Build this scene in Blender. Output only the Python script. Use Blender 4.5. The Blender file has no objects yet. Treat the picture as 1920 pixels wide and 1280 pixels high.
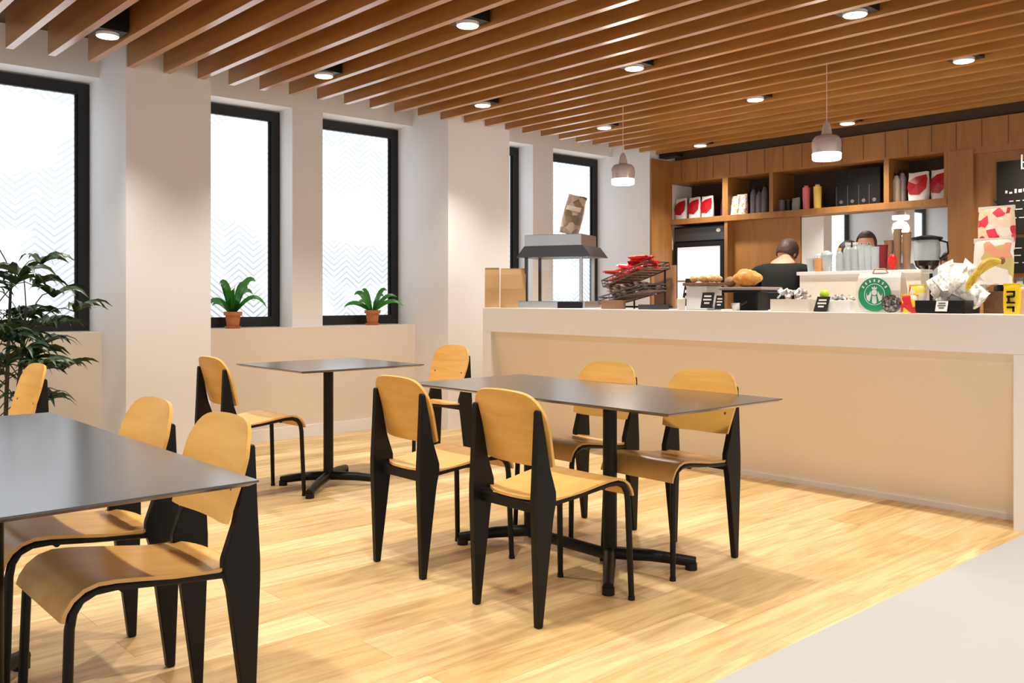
import bpy, bmesh, math, random
from mathutils import Vector, Matrix
random.seed(7)
PI = math.pi
S = bpy.context.scene
COL = S.collection

# ------------------------------------------------------------------ camera
VPX, VPY, HY = 2850.0, -570.0, 557.0          # vanishing points of the two wall directions, horizon row
FPX = math.sqrt((VPX - 960) * (960 - VPY))
TH = math.atan2(VPX - 960, FPX)               # angle between view axis and +X
CH = 1.18
cam = bpy.data.cameras.new('camera')
cam.sensor_width = 36.0
cam.lens = FPX / 1920 * 36.0
cam.shift_y = -(640 - HY) / 1920.0
cam.clip_start = 0.05
co = bpy.data.objects.new('camera', cam)
COL.objects.link(co)
co.location = (0, 0, CH)
co.rotation_euler = (PI / 2, 0, TH - PI / 2)
S.camera = co

# ------------------------------------------------------------------ world, exposure
w = bpy.data.worlds.new('world')
S.world = w
w.use_nodes = True
bg = w.node_tree.nodes['Background']
bg.inputs[0].default_value = (0.97, 0.98, 1.0, 1)
bg.inputs[1].default_value = 0.90
S.view_settings.view_transform = 'Standard'
S.view_settings.look = 'None'
S.view_settings.gamma = 1
S.view_settings.exposure = 0.10
S.view_settings.use_curve_mapping = False

SPOT_W = 134.0
SPOT_COL = (1.0, 0.925, 0.82)
PANE_E = 1.5

# ------------------------------------------------------------------ materials
def newmat(name):
    m = bpy.data.materials.new(name)
    m.use_nodes = True
    return m, m.node_tree, m.node_tree.nodes['Principled BSDF']

def mat(name, c, rough=0.5, metal=0.0, var=0.06, scale=8.0, emit=0.0, ecol=None, trans=0.0, bump=0.0, coat=0.0):
    m, nt, b = newmat(name)
    b.inputs['Roughness'].default_value = rough
    b.inputs['Metallic'].default_value = metal
    b.inputs['Transmission Weight'].default_value = trans
    b.inputs['Coat Weight'].default_value = coat
    tc = nt.nodes.new('ShaderNodeTexCoord')
    nz = nt.nodes.new('ShaderNodeTexNoise')
    nz.inputs['Scale'].default_value = scale
    nz.inputs['Detail'].default_value = 3
    nt.links.new(tc.outputs['Object'], nz.inputs['Vector'])
    mx = nt.nodes.new('ShaderNodeMix'); mx.data_type = 'RGBA'
    mx.inputs[6].default_value = (c[0] * (1 - var), c[1] * (1 - var), c[2] * (1 - var), 1)
    mx.inputs[7].default_value = (min(1, c[0] * (1 + var)), min(1, c[1] * (1 + var)), min(1, c[2] * (1 + var)), 1)
    nt.links.new(nz.outputs['Fac'], mx.inputs[0])
    nt.links.new(mx.outputs[2], b.inputs['Base Color'])
    if bump:
        bp = nt.nodes.new('ShaderNodeBump'); bp.inputs['Strength'].default_value = bump
        bp.inputs['Distance'].default_value = 0.01
        nt.links.new(nz.outputs['Fac'], bp.inputs['Height'])
        nt.links.new(bp.outputs[0], b.inputs['Normal'])
    if emit:
        b.inputs['Emission Color'].default_value = (*(ecol or c), 1)
        b.inputs['Emission Strength'].default_value = emit
    return m

def wood(name, c1, c2, scale=(1, 14, 14), rough=0.4, coat=0.0, freq=3.0, coord='Object', lo=0.3, hi=0.7):
    m, nt, b = newmat(name)
    b.inputs['Roughness'].default_value = rough
    b.inputs['Coat Weight'].default_value = coat
    b.inputs['Coat Roughness'].default_value = 0.25
    tc = nt.nodes.new('ShaderNodeTexCoord')
    mp = nt.nodes.new('ShaderNodeMapping'); mp.inputs['Scale'].default_value = scale
    nt.links.new(tc.outputs[coord], mp.inputs[0])
    oi = nt.nodes.new('ShaderNodeObjectInfo')
    nz = nt.nodes.new('ShaderNodeTexNoise'); nz.noise_dimensions = '4D'
    nz.inputs['Scale'].default_value = freq; nz.inputs['Detail'].default_value = 5
    nz.inputs['Distortion'].default_value = 0.6
    ml = nt.nodes.new('ShaderNodeMath'); ml.operation = 'MULTIPLY'; ml.inputs[1].default_value = 40
    nt.links.new(oi.outputs['Random'], ml.inputs[0])
    nt.links.new(ml.outputs[0], nz.inputs['W'])
    nt.links.new(mp.outputs[0], nz.inputs['Vector'])
    cr = nt.nodes.new('ShaderNodeValToRGB')
    cr.color_ramp.elements[0].position = lo; cr.color_ramp.elements[0].color = (*c1, 1)
    cr.color_ramp.elements[1].position = hi; cr.color_ramp.elements[1].color = (*c2, 1)
    nt.links.new(nz.outputs['Fac'], cr.inputs[0])
    nt.links.new(cr.outputs[0], b.inputs['Base Color'])
    return m

def blotch(name, cols, scale=30.0, rough=0.45):
    """printed packaging: cells of several colours"""
    m, nt, b = newmat(name)
    b.inputs['Roughness'].default_value = rough
    tc = nt.nodes.new('ShaderNodeTexCoord')
    nz = nt.nodes.new('ShaderNodeTexNoise'); nz.inputs['Scale'].default_value = scale
    nz.inputs['Detail'].default_value = 1.5
    nt.links.new(tc.outputs['Object'], nz.inputs['Vector'])
    cr = nt.nodes.new('ShaderNodeValToRGB'); cr.color_ramp.interpolation = 'CONSTANT'
    vo = nt.nodes.new('ShaderNodeTexVoronoi'); vo.inputs['Scale'].default_value = scale * 1.6
    nt.links.new(tc.outputs['Object'], vo.inputs['Vector'])
    sx = nt.nodes.new('ShaderNodeSeparateColor'); nt.links.new(vo.outputs['Color'], sx.inputs[0])
    n = len(cols)
    els = cr.color_ramp.elements
    els[0].position = 0; els[0].color = (*cols[0], 1)
    els[1].position = 1 / n; els[1].color = (*cols[1], 1)
    for i in range(2, n):
        e = els.new(i / n); e.color = (*cols[i], 1)
    nt.links.new(sx.outputs[0], cr.inputs[0])
    nt.links.new(cr.outputs[0], b.inputs['Base Color'])
    return m

def floor_wood():
    m, nt, b = newmat('oak_floorboards')
    b.inputs['Roughness'].default_value = 0.42
    tc = nt.nodes.new('ShaderNodeTexCoord')
    br = nt.nodes.new('ShaderNodeTexBrick')
    br.offset = 0.37; br.offset_frequency = 2
    br.inputs['Scale'].default_value = 1.0
    br.inputs['Brick Width'].default_value = 1.7
    br.inputs['Row Height'].default_value = 0.19
    br.inputs['Mortar Size'].default_value = 0.0012
    br.inputs['Mortar Smooth'].default_value = 0.3
    br.inputs['Color1'].default_value = (0.765, 0.575, 0.325, 1)
    br.inputs['Color2'].default_value = (0.56, 0.375, 0.16, 1)
    br.inputs['Mortar'].default_value = (0.42, 0.25, 0.09, 1)
    nt.links.new(tc.outputs['Object'], br.inputs['Vector'])
    mp = nt.nodes.new('ShaderNodeMapping'); mp.inputs['Scale'].default_value = (0.9, 9, 1)
    nt.links.new(tc.outputs['Object'], mp.inputs[0])
    nz = nt.nodes.new('ShaderNodeTexNoise'); nz.inputs['Scale'].default_value = 2.2
    nz.inputs['Detail'].default_value = 6; nz.inputs['Distortion'].default_value = 1.2
    nt.links.new(mp.outputs[0], nz.inputs['Vector'])
    cr = nt.nodes.new('ShaderNodeValToRGB')
    cr.color_ramp.elements[0].position = 0.32; cr.color_ramp.elements[0].color = (0.74, 0.66, 0.54, 1)
    cr.color_ramp.elements[1].position = 0.68; cr.color_ramp.elements[1].color = (1.08, 1.06, 1.02, 1)
    nt.links.new(nz.outputs['Fac'], cr.inputs[0])
    mx = nt.nodes.new('ShaderNodeMix'); mx.data_type = 'RGBA'; mx.blend_type = 'MULTIPLY'
    mx.inputs[0].default_value = 1
    nt.links.new(br.outputs['Color'], mx.inputs[6]); nt.links.new(cr.outputs[0], mx.inputs[7])
    nt.links.new(mx.outputs[2], b.inputs['Base Color'])
    return m

def pane_mat():
    """frosted window film lit by daylight, faint herringbone etching"""
    m, nt, b = newmat('frosted_window_film')
    b.inputs['Base Color'].default_value = (0.12, 0.13, 0.14, 1)
    b.inputs['Roughness'].default_value = 0.3
    tc = nt.nodes.new('ShaderNodeTexCoord')
    sp = nt.nodes.new('ShaderNodeSeparateXYZ'); nt.links.new(tc.outputs['Object'], sp.inputs[0])
    def M(op, a, bb=None):
        n = nt.nodes.new('ShaderNodeMath'); n.operation = op
        for i, v in enumerate((a, bb)):
            if v is None: continue
            if isinstance(v, (int, float)): n.inputs[i].default_value = v
            else: nt.links.new(v, n.inputs[i])
        return n.outputs[0]
    tri = M('PINGPONG', sp.outputs[0], 0.13)
    ph = M('ADD', M('MULTIPLY', sp.outputs[2], 19.0), M('MULTIPLY', tri, 15.0))
    st = M('GREATER_THAN', M('FRACT', ph), 0.62)
    nz = nt.nodes.new('ShaderNodeTexNoise'); nz.inputs['Scale'].default_value = 1.3
    nt.links.new(tc.outputs['Object'], nz.inputs['Vector'])
    msk = nt.nodes.new('ShaderNodeMapRange'); msk.inputs[1].default_value = 0.38; msk.inputs[2].default_value = 0.55
    nt.links.new(nz.outputs['Fac'], msk.inputs[0])
    k = M('MULTIPLY', M('MULTIPLY', st, msk.outputs[0]), 0.39)
    low = nt.nodes.new('ShaderNodeMapRange'); low.inputs[1].default_value = 0.9; low.inputs[2].default_value = 1.9
    low.inputs[3].default_value = 0.27; low.inputs[4].default_value = 0.0
    nt.links.new(sp.outputs[2], low.inputs[0])
    e = M('MULTIPLY', M('SUBTRACT', M('SUBTRACT', 1.0, k), low.outputs[0]), PANE_E)
    bc = nt.nodes.new('ShaderNodeMix'); bc.data_type = 'RGBA'
    bc.inputs[6].default_value = (0.20, 0.21, 0.22, 1); bc.inputs[7].default_value = (0.05, 0.055, 0.06, 1)
    nt.links.new(M('MULTIPLY', st, msk.outputs[0]), bc.inputs[0]); nt.links.new(bc.outputs[2], b.inputs['Base Color'])
    b.inputs['Emission Color'].default_value = (0.86, 0.93, 1.0, 1)
    nt.links.new(e, b.inputs['Emission Strength'])
    return m

M_ = {}
M_['floor'] = floor_wood()
M_['tile'] = mat('grey_floor_vinyl', (0.385, 0.385, 0.385), 0.55, var=0.03, scale=1.0)
M_['wall'] = mat('painted_plaster', (0.83, 0.82, 0.82), 0.75, var=0.015, scale=2)
M_['wallsill'] = mat('warm_painted_panel', (0.76, 0.67, 0.57), 0.7, var=0.02, scale=2)
M_['ceil'] = mat('dark_ceiling', (0.10, 0.055, 0.03), 0.8)
M_['slat'] = wood('ceiling_slat_timber', (0.36, 0.140, 0.024), (0.52, 0.245, 0.058), (6, 0.5, 6), 0.34, 0.7, 2.5)
M_['oakdark'] = wood('bar_wall_oak', (0.265, 0.112, 0.027), (0.36, 0.163, 0.042), (5, 5, 0.7), 0.45, 0, 3)
M_['ply'] = wood('chair_plywood', (0.66, 0.35, 0.09), (0.80, 0.46, 0.14), (1.5, 14, 14), 0.32, 0.15, 1.6)
M_['plyh'] = wood('chair_plywood_back', (0.68, 0.35, 0.068), (0.82, 0.475, 0.12), (14, 1.5, 14), 0.36, 0.1, 1.6)
M_['edge'] = mat('plywood_edge', (0.62, 0.36, 0.14), 0.5)
M_['black'] = mat('black_powder_coat', (0.007, 0.006, 0.005), 0.42, var=0.1)
M_['black'].node_tree.nodes['Principled BSDF'].inputs['Specular IOR Level'].default_value = 0.22
M_['frame'] = mat('black_window_frame', (0.006, 0.006, 0.007), 0.5)
M_['laminate'] = mat('charcoal_laminate', (0.040, 0.031, 0.028), 0.30, var=0.05, scale=40, coat=0.8)
M_['laminate'].node_tree.nodes['Principled BSDF'].inputs['Coat Roughness'].default_value = 0.2
M_['laminate'].node_tree.nodes['Principled BSDF'].inputs['Coat IOR'].default_value = 1.8
M_['under'] = mat('table_underside', (0.02, 0.018, 0.017), 0.5)
M_['counter'] = mat('counter_white', (0.82, 0.79, 0.755), 0.5, var=0.01)
M_['panel'] = mat('counter_panel', (0.80, 0.70, 0.55), 0.45, var=0.01)
M_['pane'] = pane_mat()
M_['bulb'] = mat('lamp_diffuser', (1, 0.97, 0.92), 0.5, emit=6.0, ecol=(1, 0.95, 0.86))
M_['shadein'] = mat('lit_glass_rim', (1, 0.97, 0.93), 0.3, emit=2.4, ecol=(1, 0.94, 0.84))
M_['terracotta'] = mat('terracotta', (0.52, 0.17, 0.045), 0.7, var=0.12, scale=20)
M_['soil'] = mat('soil', (0.05, 0.03, 0.02), 0.95)
M_['leaf'] = mat('fern_leaf', (0.045, 0.24, 0.028), 0.38, var=0.35, scale=14)
M_['palm'] = mat('palm_leaf', (0.018, 0.050, 0.016), 0.42, var=0.4, scale=9)
M_['stem'] = mat('palm_stem', (0.05, 0.05, 0.022), 0.7, var=0.3)
M_['steel'] = mat('brushed_steel', (0.55, 0.54, 0.53), 0.28, 1.0)
M_['dsteel'] = mat('dark_steel', (0.09, 0.09, 0.10), 0.32, 0.7)
M_['kraft'] = mat('kraft_paper', (0.62, 0.40, 0.19), 0.8, var=0.08, scale=10)
M_['kraftd'] = mat('kraft_paper_shade', (0.42, 0.25, 0.10), 0.8)
M_['white'] = mat('white_card', (0.80, 0.79, 0.77), 0.5)
M_['cream'] = mat('cream_plastic', (0.74, 0.68, 0.58), 0.5)
M_['redbag'] = mat('red_foil', (0.42, 0.006, 0.016), 0.35, var=0.15)
M_['red'] = mat('red_wrapper', (0.72, 0.02, 0.016), 0.3, var=0.2, scale=25)
M_['pink'] = mat('pink_plastic', (0.72, 0.16, 0.17), 0.4)
M_['yellow'] = mat('yellow_plastic', (0.83, 0.60, 0.10), 0.4)
M_['yel'] = mat('yellow_wrapper', (0.90, 0.60, 0.01), 0.35)
M_['chalk'] = mat('chalkboard', (0.018, 0.016, 0.014), 0.7)
M_['chalkw'] = mat('chalk_mark', (0.7, 0.7, 0.66), 0.8)
M_['blackp'] = mat('black_plastic', (0.013, 0.012, 0.012), 0.35)
M_['brownbox'] = mat('brown_card', (0.30, 0.17, 0.09), 0.7, var=0.15)
M_['greyp'] = mat('grey_plastic', (0.12, 0.11, 0.11), 0.45)
M_['croiss'] = wood('baked_pastry', (0.60, 0.20, 0.03), (0.86, 0.45, 0.10), (8, 8, 8), 0.5, 0.2, 4)
M_['danish'] = wood('pale_pastry', (0.62, 0.34, 0.10), (0.85, 0.65, 0.35), (10, 10, 10), 0.5, 0.1, 5)
M_['board'] = wood('serving_board', (0.16, 0.07, 0.03), (0.26, 0.13, 0.06), (3, 14, 14), 0.5)
M_['slate'] = mat('stone_plate', (0.30, 0.25, 0.22), 0.4)
M_['green'] = mat('logo_green', (0.01, 0.30, 0.13), 0.5)
M_['lime'] = mat('lime_skin', (0.42, 0.62, 0.015), 0.4)
M_['banana'] = wood('banana_skin', (0.50, 0.30, 0.02), (0.80, 0.58, 0.05), (12, 12, 12), 0.5, 0, 3)
M_['skin'] = mat('skin', (0.58, 0.30, 0.19), 0.5, var=0.04)
M_['hairb'] = mat('brown_hair', (0.060, 0.026, 0.014), 0.6, var=0.3, scale=40, bump=0.5)
M_['hairk'] = mat('black_hair', (0.010, 0.006, 0.006), 0.55, var=0.3, scale=40, bump=0.5)
M_['shirtk'] = mat('black_cotton', (0.014, 0.014, 0.012), 0.85)
M_['shirtr'] = mat('dark_red_cotton', (0.22, 0.015, 0.02), 0.85)
M_['trouser'] = mat('dark_trousers', (0.02, 0.02, 0.025), 0.85)
M_['shoe'] = mat('shoe', (0.02, 0.02, 0.02), 0.6)
M_['glass'] = mat('clear_glass', (0.92, 0.96, 0.97), 0.04, trans=1.0, var=0.0)
M_['frost'] = mat('pale_clear_plastic', (0.66, 0.74, 0.77), 0.18, trans=0.35, var=0.15)
M_['choc'] = blotch('chocolate_wrappers', [(0.28, 0.12, 0.06), (0.55, 0.50, 0.50), (0.12, 0.05, 0.06), (0.70, 0.50, 0.28), (0.40, 0.36, 0.44)], 22)
M_['snackw'] = blotch('white_snack_print', [(0.86, 0.85, 0.82), (0.84, 0.84, 0.82), (0.50, 0.52, 0.46), (0.86, 0.84, 0.80), (0.86, 0.85, 0.83), (0.72, 0.70, 0.64)], 40)
M_['snackr'] = blotch('red_yellow_print', [(0.88, 0.62, 0.03), (0.66, 0.02, 0.03), (0.90, 0.74, 0.10), (0.70, 0.03, 0.04), (0.85, 0.80, 0.7)], 17)
M_['berry'] = blotch('berry_print', [(0.82, 0.62, 0.40), (0.78, 0.05, 0.10), (0.88, 0.70, 0.55), (0.62, 0.02, 0.05), (0.9, 0.8, 0.7)], 15)
M_['fruitp'] = blotch('fruit_print', [(0.84, 0.80, 0.74), (0.86, 0.82, 0.76), (0.80, 0.35, 0.22), (0.85, 0.82, 0.76), (0.60, 0.50, 0.18)], 13)
M_['sachet'] = blotch('sachet_print', [(0.85, 0.84, 0.82), (0.80, 0.80, 0.80), (0.30, 0.30, 0.33), (0.84, 0.83, 0.80), (0.55, 0.05, 0.06)], 40)
M_['beanbag'] = blotch('coffee_bag_print', [(0.40, 0.30, 0.23), (0.28, 0.20, 0.15), (0.55, 0.46, 0.36), (0.20, 0.15, 0.10)], 12)
M_['goldcup'] = blotch('white_gold_print', [(0.80, 0.76, 0.68), (0.82, 0.80, 0.76), (0.62, 0.36, 0.08), (0.45, 0.48, 0.62)], 30)
M_['gscreen'] = mat('fridge_glass_lit', (0.80, 0.82, 0.86), 0.15, emit=0.55, ecol=(0.93, 0.95, 1.0))

for q in ('blackp', 'chalk', 'shirtk'): M_[q].node_tree.nodes['Principled BSDF'].inputs['Specular IOR Level'].default_value = 0.2
M_['laminate'].node_tree.nodes['Principled BSDF'].inputs['Specular IOR Level'].default_value = 0.6
M_['shelfback'] = mat('dark_shelf_back', (0.035, 0.014, 0.010), 0.7)  # shelf back panel coloured much darker than the oak around it
# mirror
mm, nt, b = newmat('mirror_glass')
b.inputs['Metallic'].default_value = 1; b.inputs['Roughness'].default_value = 0.02
b.inputs['Base Color'].default_value = (0.86, 0.88, 0.88, 1)
M_['mirror'] = mm

# ------------------------------------------------------------------ mesh helpers
def nb(): return bmesh.new()

def box(bm, x0, x1, y0, y1, z0, z1, bev=0.0, rot=None):
    c = Vector(((x0 + x1) / 2, (y0 + y1) / 2, (z0 + z1) / 2))
    mtx = Matrix.Translation(c) @ (rot if rot else Matrix()) @ Matrix.Diagonal((abs(x1 - x0), abs(y1 - y0), abs(z1 - z0), 1))
    r = bmesh.ops.create_cube(bm, size=1, matrix=mtx)
    if bev:
        es = list({e for v in r['verts'] for e in v.link_edges})
        bmesh.ops.bevel(bm, geom=es, offset=bev, segments=2, affect='EDGES', profile=0.6)
    return r

def cyl(bm, p, r, h, r2=None, seg=20, axis='Z', tilt=None):
    m = Matrix.Translation(Vector(p))
    if axis == 'X': m = m @ Matrix.Rotation(PI / 2, 4, 'Y')
    if axis == 'Y': m = m @ Matrix.Rotation(-PI / 2, 4, 'X')
    if tilt: m = m @ tilt
    m = m @ Matrix.Translation((0, 0, h / 2))
    bmesh.ops.create_cone(bm, cap_ends=True, segments=seg, radius1=r, radius2=r if r2 is None else r2, depth=h, matrix=m)

def ball(bm, p, s, seg=16, rings=10, rot=None):
    if isinstance(s, (int, float)): s = (s, s, s)
    m = Matrix.Translation(Vector(p)) @ (rot if rot else Matrix()) @ Matrix.Diagonal((*s, 1))
    bmesh.ops.create_uvsphere(bm, u_segments=seg, v_segments=rings, radius=1, matrix=m)

def lathe(bm, prof, p=(0, 0, 0), seg=28):
    p = Vector(p); rings = []
    for (r, z) in prof:
        if r < 1e-5: rings.append([bm.verts.new(p + Vector((0, 0, z)))])
        else: rings.append([bm.verts.new(p + Vector((r * math.cos(2 * PI * i / seg), r * math.sin(2 * PI * i / seg), z))) for i in range(seg)])
    for a, b2 in zip(rings, rings[1:]):
        for i in range(seg):
            j = (i + 1) % seg
            if len(a) == 1 and len(b2) == 1: continue
            if len(a) == 1: bm.faces.new((a[0], b2[i], b2[j]))
            elif len(b2) == 1: bm.faces.new((a[i], a[j], b2[0]))
            else: bm.faces.new((a[i], a[j], b2[j], b2[i]))

def tube(bm, pts, r, seg=10, cap=True):
    pts = [Vector(p) for p in pts]
    rs = r if isinstance(r, (list, tuple)) else [r] * len(pts)
    rings = []; up = None
    for i, p in enumerate(pts):
        d = (pts[min(i + 1, len(pts) - 1)] - pts[max(i - 1, 0)]).normalized()
        if up is None:
            up = Vector((0, 0, 1)) if abs(d.z) < 0.9 else Vector((1, 0, 0))
        s = d.cross(up).normalized(); up = s.cross(d).normalized()
        rings.append([bm.verts.new(p + (s * math.cos(2 * PI * k / seg) + up * math.sin(2 * PI * k / seg)) * rs[i]) for k in range(seg)])
    for a, b2 in zip(rings, rings[1:]):
        for k in range(seg):
            bm.faces.new((a[k], a[(k + 1) % seg], b2[(k + 1) % seg], b2[k]))
    if cap:
        bm.faces.new(rings[0][::-1]); bm.faces.new(rings[-1])

def prism(bm, poly, y0, y1, plane='XZ'):
    def P(a, c, t):
        return {'XZ': (a, t, c), 'YZ': (t, a, c), 'XY': (a, c, t)}[plane]
    A = [bm.verts.new(P(a, c, y0)) for a, c in poly]
    B = [bm.verts.new(P(a, c, y1)) for a, c in poly]
    bm.faces.new(A); bm.faces.new(B[::-1])
    n = len(poly)
    for i in range(n):
        bm.faces.new((A[i], B[i], B[(i + 1) % n], A[(i + 1) % n]))

def obj(name, bm, m, parent=None, smooth=False, loc=None, mods=None):
    bmesh.ops.recalc_face_normals(bm, faces=bm.faces)
    me = bpy.data.meshes.new(name)
    bm.to_mesh(me); bm.free()
    me.materials.append(m)
    if smooth:
        me.polygons.foreach_set('use_smooth', [True] * len(me.polygons))
        try: me.set_sharp_from_angle(angle=math.radians(38))
        except Exception: pass
    o = bpy.data.objects.new(name, me)
    COL.objects.link(o)
    if parent: o.parent = parent
    if loc: o.location = loc
    return o

def tag(o, label, cat, group=None, kind=None):
    if label: o['label'] = label
    if cat: o['category'] = cat
    if group: o['group'] = group
    if kind: o['kind'] = kind
    return o

def thing(name, label, cat, loc=(0, 0, 0), rz=0, group=None):
    o = bpy.data.objects.new(name, None)
    o.empty_display_size = 0.1
    COL.objects.link(o)
    o.location = loc; o.rotation_euler = (0, 0, rz)
    return tag(o, label, cat, group)

def copy_tree(o, parent=None):
    c = o.copy(); COL.objects.link(c)
    if parent: c.parent = parent
    for ch in [x for x in bpy.data.objects if x.parent == o]:
        copy_tree(ch, c)
    return c

def dup(root, loc, rz, label, group=None):
    c = copy_tree(root)
    c.location = loc; c.rotation_euler = (0, 0, rz); c['label'] = label
    if group: c['group'] = group
    return c

def struct(name, bm, m, smooth=False):
    o = obj(name, bm, m, None, smooth); o['kind'] = 'structure'
    return o

def at(px, py, X):
    """a sight line of the photograph turned into a point on the upright plane x = X"""
    t = (px - 960) / FPX
    vx = math.cos(TH) + math.sin(TH) * t; vy = math.sin(TH) - math.cos(TH) * t
    k = X / vx
    return Vector((X, vy * k, CH - (py - HY) / FPX * k))

# ================================================================== SETTING
FY = 1.655   # edge of the timber floor
bm = nb(); box(bm, -3, 8.6, FY, 7.3, -0.1, 0); struct('floor', bm, M_['floor'])
bm = nb(); box(bm, -3, 8.6, -3, FY, -0.1, 0); struct('floor', bm, M_['tile'])
bm = nb(); box(bm, -3, 8.6, -3, 7.3, 3.05, 3.15); struct('ceiling', bm, M_['ceil'])

WG, WM, WL, WP = 7.14, 6.92, 6.87, 6.37   # glass frame face, mullion face, low wall face, pier face
SILL, TOPW = 0.926, 2.775
bm = nb()
# outer skin behind everything above/below windows, bulkhead and mullions
box(bm, -3, 8.6, WM, 7.3, TOPW, 3.05)
for a, c in ((0.95, 1.24), (3.737, 4.025), (6.523, 6.817)):
    box(bm, a, c, WM, 7.3, SILL, TOPW)
# piers
for a, c in ((-3.0, -0.01), (2.184, 2.784), (4.968, 5.70), (7.76, 8.6)):
    box(bm, a, c, WP, 7.3, 0, 3.05)
struct('wall_north', bm, M_['wall'])
bm = nb()
for a, c in ((-0.01, 2.184), (2.784, 4.968), (5.70, 7.76)):
    box(bm, a, c, WL, 7.3, 0, SILL)
struct('wall_sill', bm, M_['wallsill'])
bm = nb()
for a, c in ((-0.01, 2.184), (2.784, 4.968), (5.70, 7.76)):
    box(bm, a, c, WL - 0.012, WL, 0, 0.10)
struct('baseboard_north', bm, M_['wall'])
bm = nb(); box(bm, 8.55, 8.65, -3, 7.3, 0, 3.05); struct('wall_east', bm, M_['wall'])

for i, (a, c) in enumerate(((0.0, 0.95), (1.24, 2.18), (2.79, 3.735), (4.03, 4.965), (5.58, 6.52), (6.822, 7.755))):
    bm = nb()
    t, z0, z1 = 0.075, 0.93, 2.765
    box(bm, a, a + t, WG, WG + 0.06, z0, z1); box(bm, c - t, c, WG, WG + 0.06, z0, z1)
    box(bm, a + t, c - t, WG, WG + 0.06, z0, z0 + 0.085); box(bm, a + t, c - t, WG, WG + 0.06, z1 - 0.085, z1)
    # inner casement step
    s = 0.02
    box(bm, a + t, a + t + s, WG + 0.02, WG + 0.06, z0 + .085, z1 - .085); box(bm, c - t - s, c - t, WG + 0.02, WG + 0.06, z0 + .085, z1 - .085)
    o = struct('window_%d' % (i + 1), bm, M_['frame'])
    bm = nb(); box(bm, a + 0.05, c - 0.05, WG + 0.035, WG + 0.045, z0 + 0.05, z1 - 0.05)
    obj('pane', bm, M_['pane'], o)

# ---- back wall of the bar: oak fascia, pier, panels
XB = 8.1
bm = nb(); box(bm, XB, XB + 0.45, -3, WP, 2.443, 2.695)
# vertical board joints as raised strips of board
y = WP - 0.02
w_east = struct('wall_bar', bm, M_['oakdark'])
bm = nb(); box(bm, 7.76, XB + 0.02, WP - 0.025, WP, 0, 2.695); struct('wall_return', bm, M_['oakdark'])
bm = nb()
yy = 6.2
while yy > -0.5:
    box(bm, XB - 0.0015, XB + 0.004, yy - 0.003, yy + 0.003, 2.46, 2.69); yy -= 0.21
struct('trim_joints', bm, mat('board_joint', (0.10, 0.045, 0.015), 0.7))
bm = nb(); box(bm, XB + 0.10, XB + 0.16, -3, WP, 2.695, 3.05); struct('trim_gap_shade', bm, M_['ceil'])  # dark strip stands in for the shade in the gap above the fascia
# wall right of the shelving: pier and framed panel
bm = nb(); box(bm, XB - 0.01, XB + 0.45, 3.115, 3.33, 0, 2.443)
box(bm, XB, XB + 0.45, -3, 3.115, 2.40, 2.443)
box(bm, XB + 0.03, XB + 0.45, -3, 3.115, 0, 2.40)
struct('wall_panelling', bm, M_['oakdark'])

# ---- ceiling slats
SX0, SP, SZ = 1.453, 0.2465, 2.752
ORD = ['first', 'second', 'third', 'fourth', 'fifth', 'sixth', 'seventh', 'eighth', 'ninth', 'tenth', 'eleventh', 'twelfth', 'thirteenth']
ROWS = [(1.846, 'the downlight nearest the big left window'), (3.325, 'the downlight row over the plant windows'), (4.804, 'the downlight row along the counter front'),
        (6.283, 'the downlight row between the pendants'), (7.762, 'the downlight row by the bar wall')]
def slat_label(x):
    if x < 1.8:
        n = int(round((1.846 - x - 0.02) / 0.2465 - 0.1))
        return 'timber ceiling slat, %s to the left of %s' % (ORD[min(n, 12)], ROWS[0][1])
    row = [q for q in ROWS if q[0] < x + 0.02][-1]
    n = int((x - row[0]) / 0.2465)
    return 'timber ceiling slat, %s to the right of %s' % (ORD[n], row[1])
first = None
for k in range(-10, 27):
    x = SX0 + SP * k
    if x > 8.2: break
    y1 = 6.40
    if any(a - 0.05 < x < c for a, c in ((-3.0, -0.01), (2.184, 2.784), (4.968, 5.70), (7.76, 8.6))): y1 = WP - 0.003
    if first is None or y1 != first[1]:
        bm = nb(); box(bm, 0, 0.046, -2.4, y1, 0, 0.25, 0.0015)
        me = obj('timber_slat', bm, M_['slat'])
        first = (me, y1)
        o = me
    else:
        o = first[0].copy(); COL.objects.link(o)
    o.location = (x, 0, SZ)
    tag(o, slat_label(x), 'ceiling slat', 'parallel timber slats of the ceiling')

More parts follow.
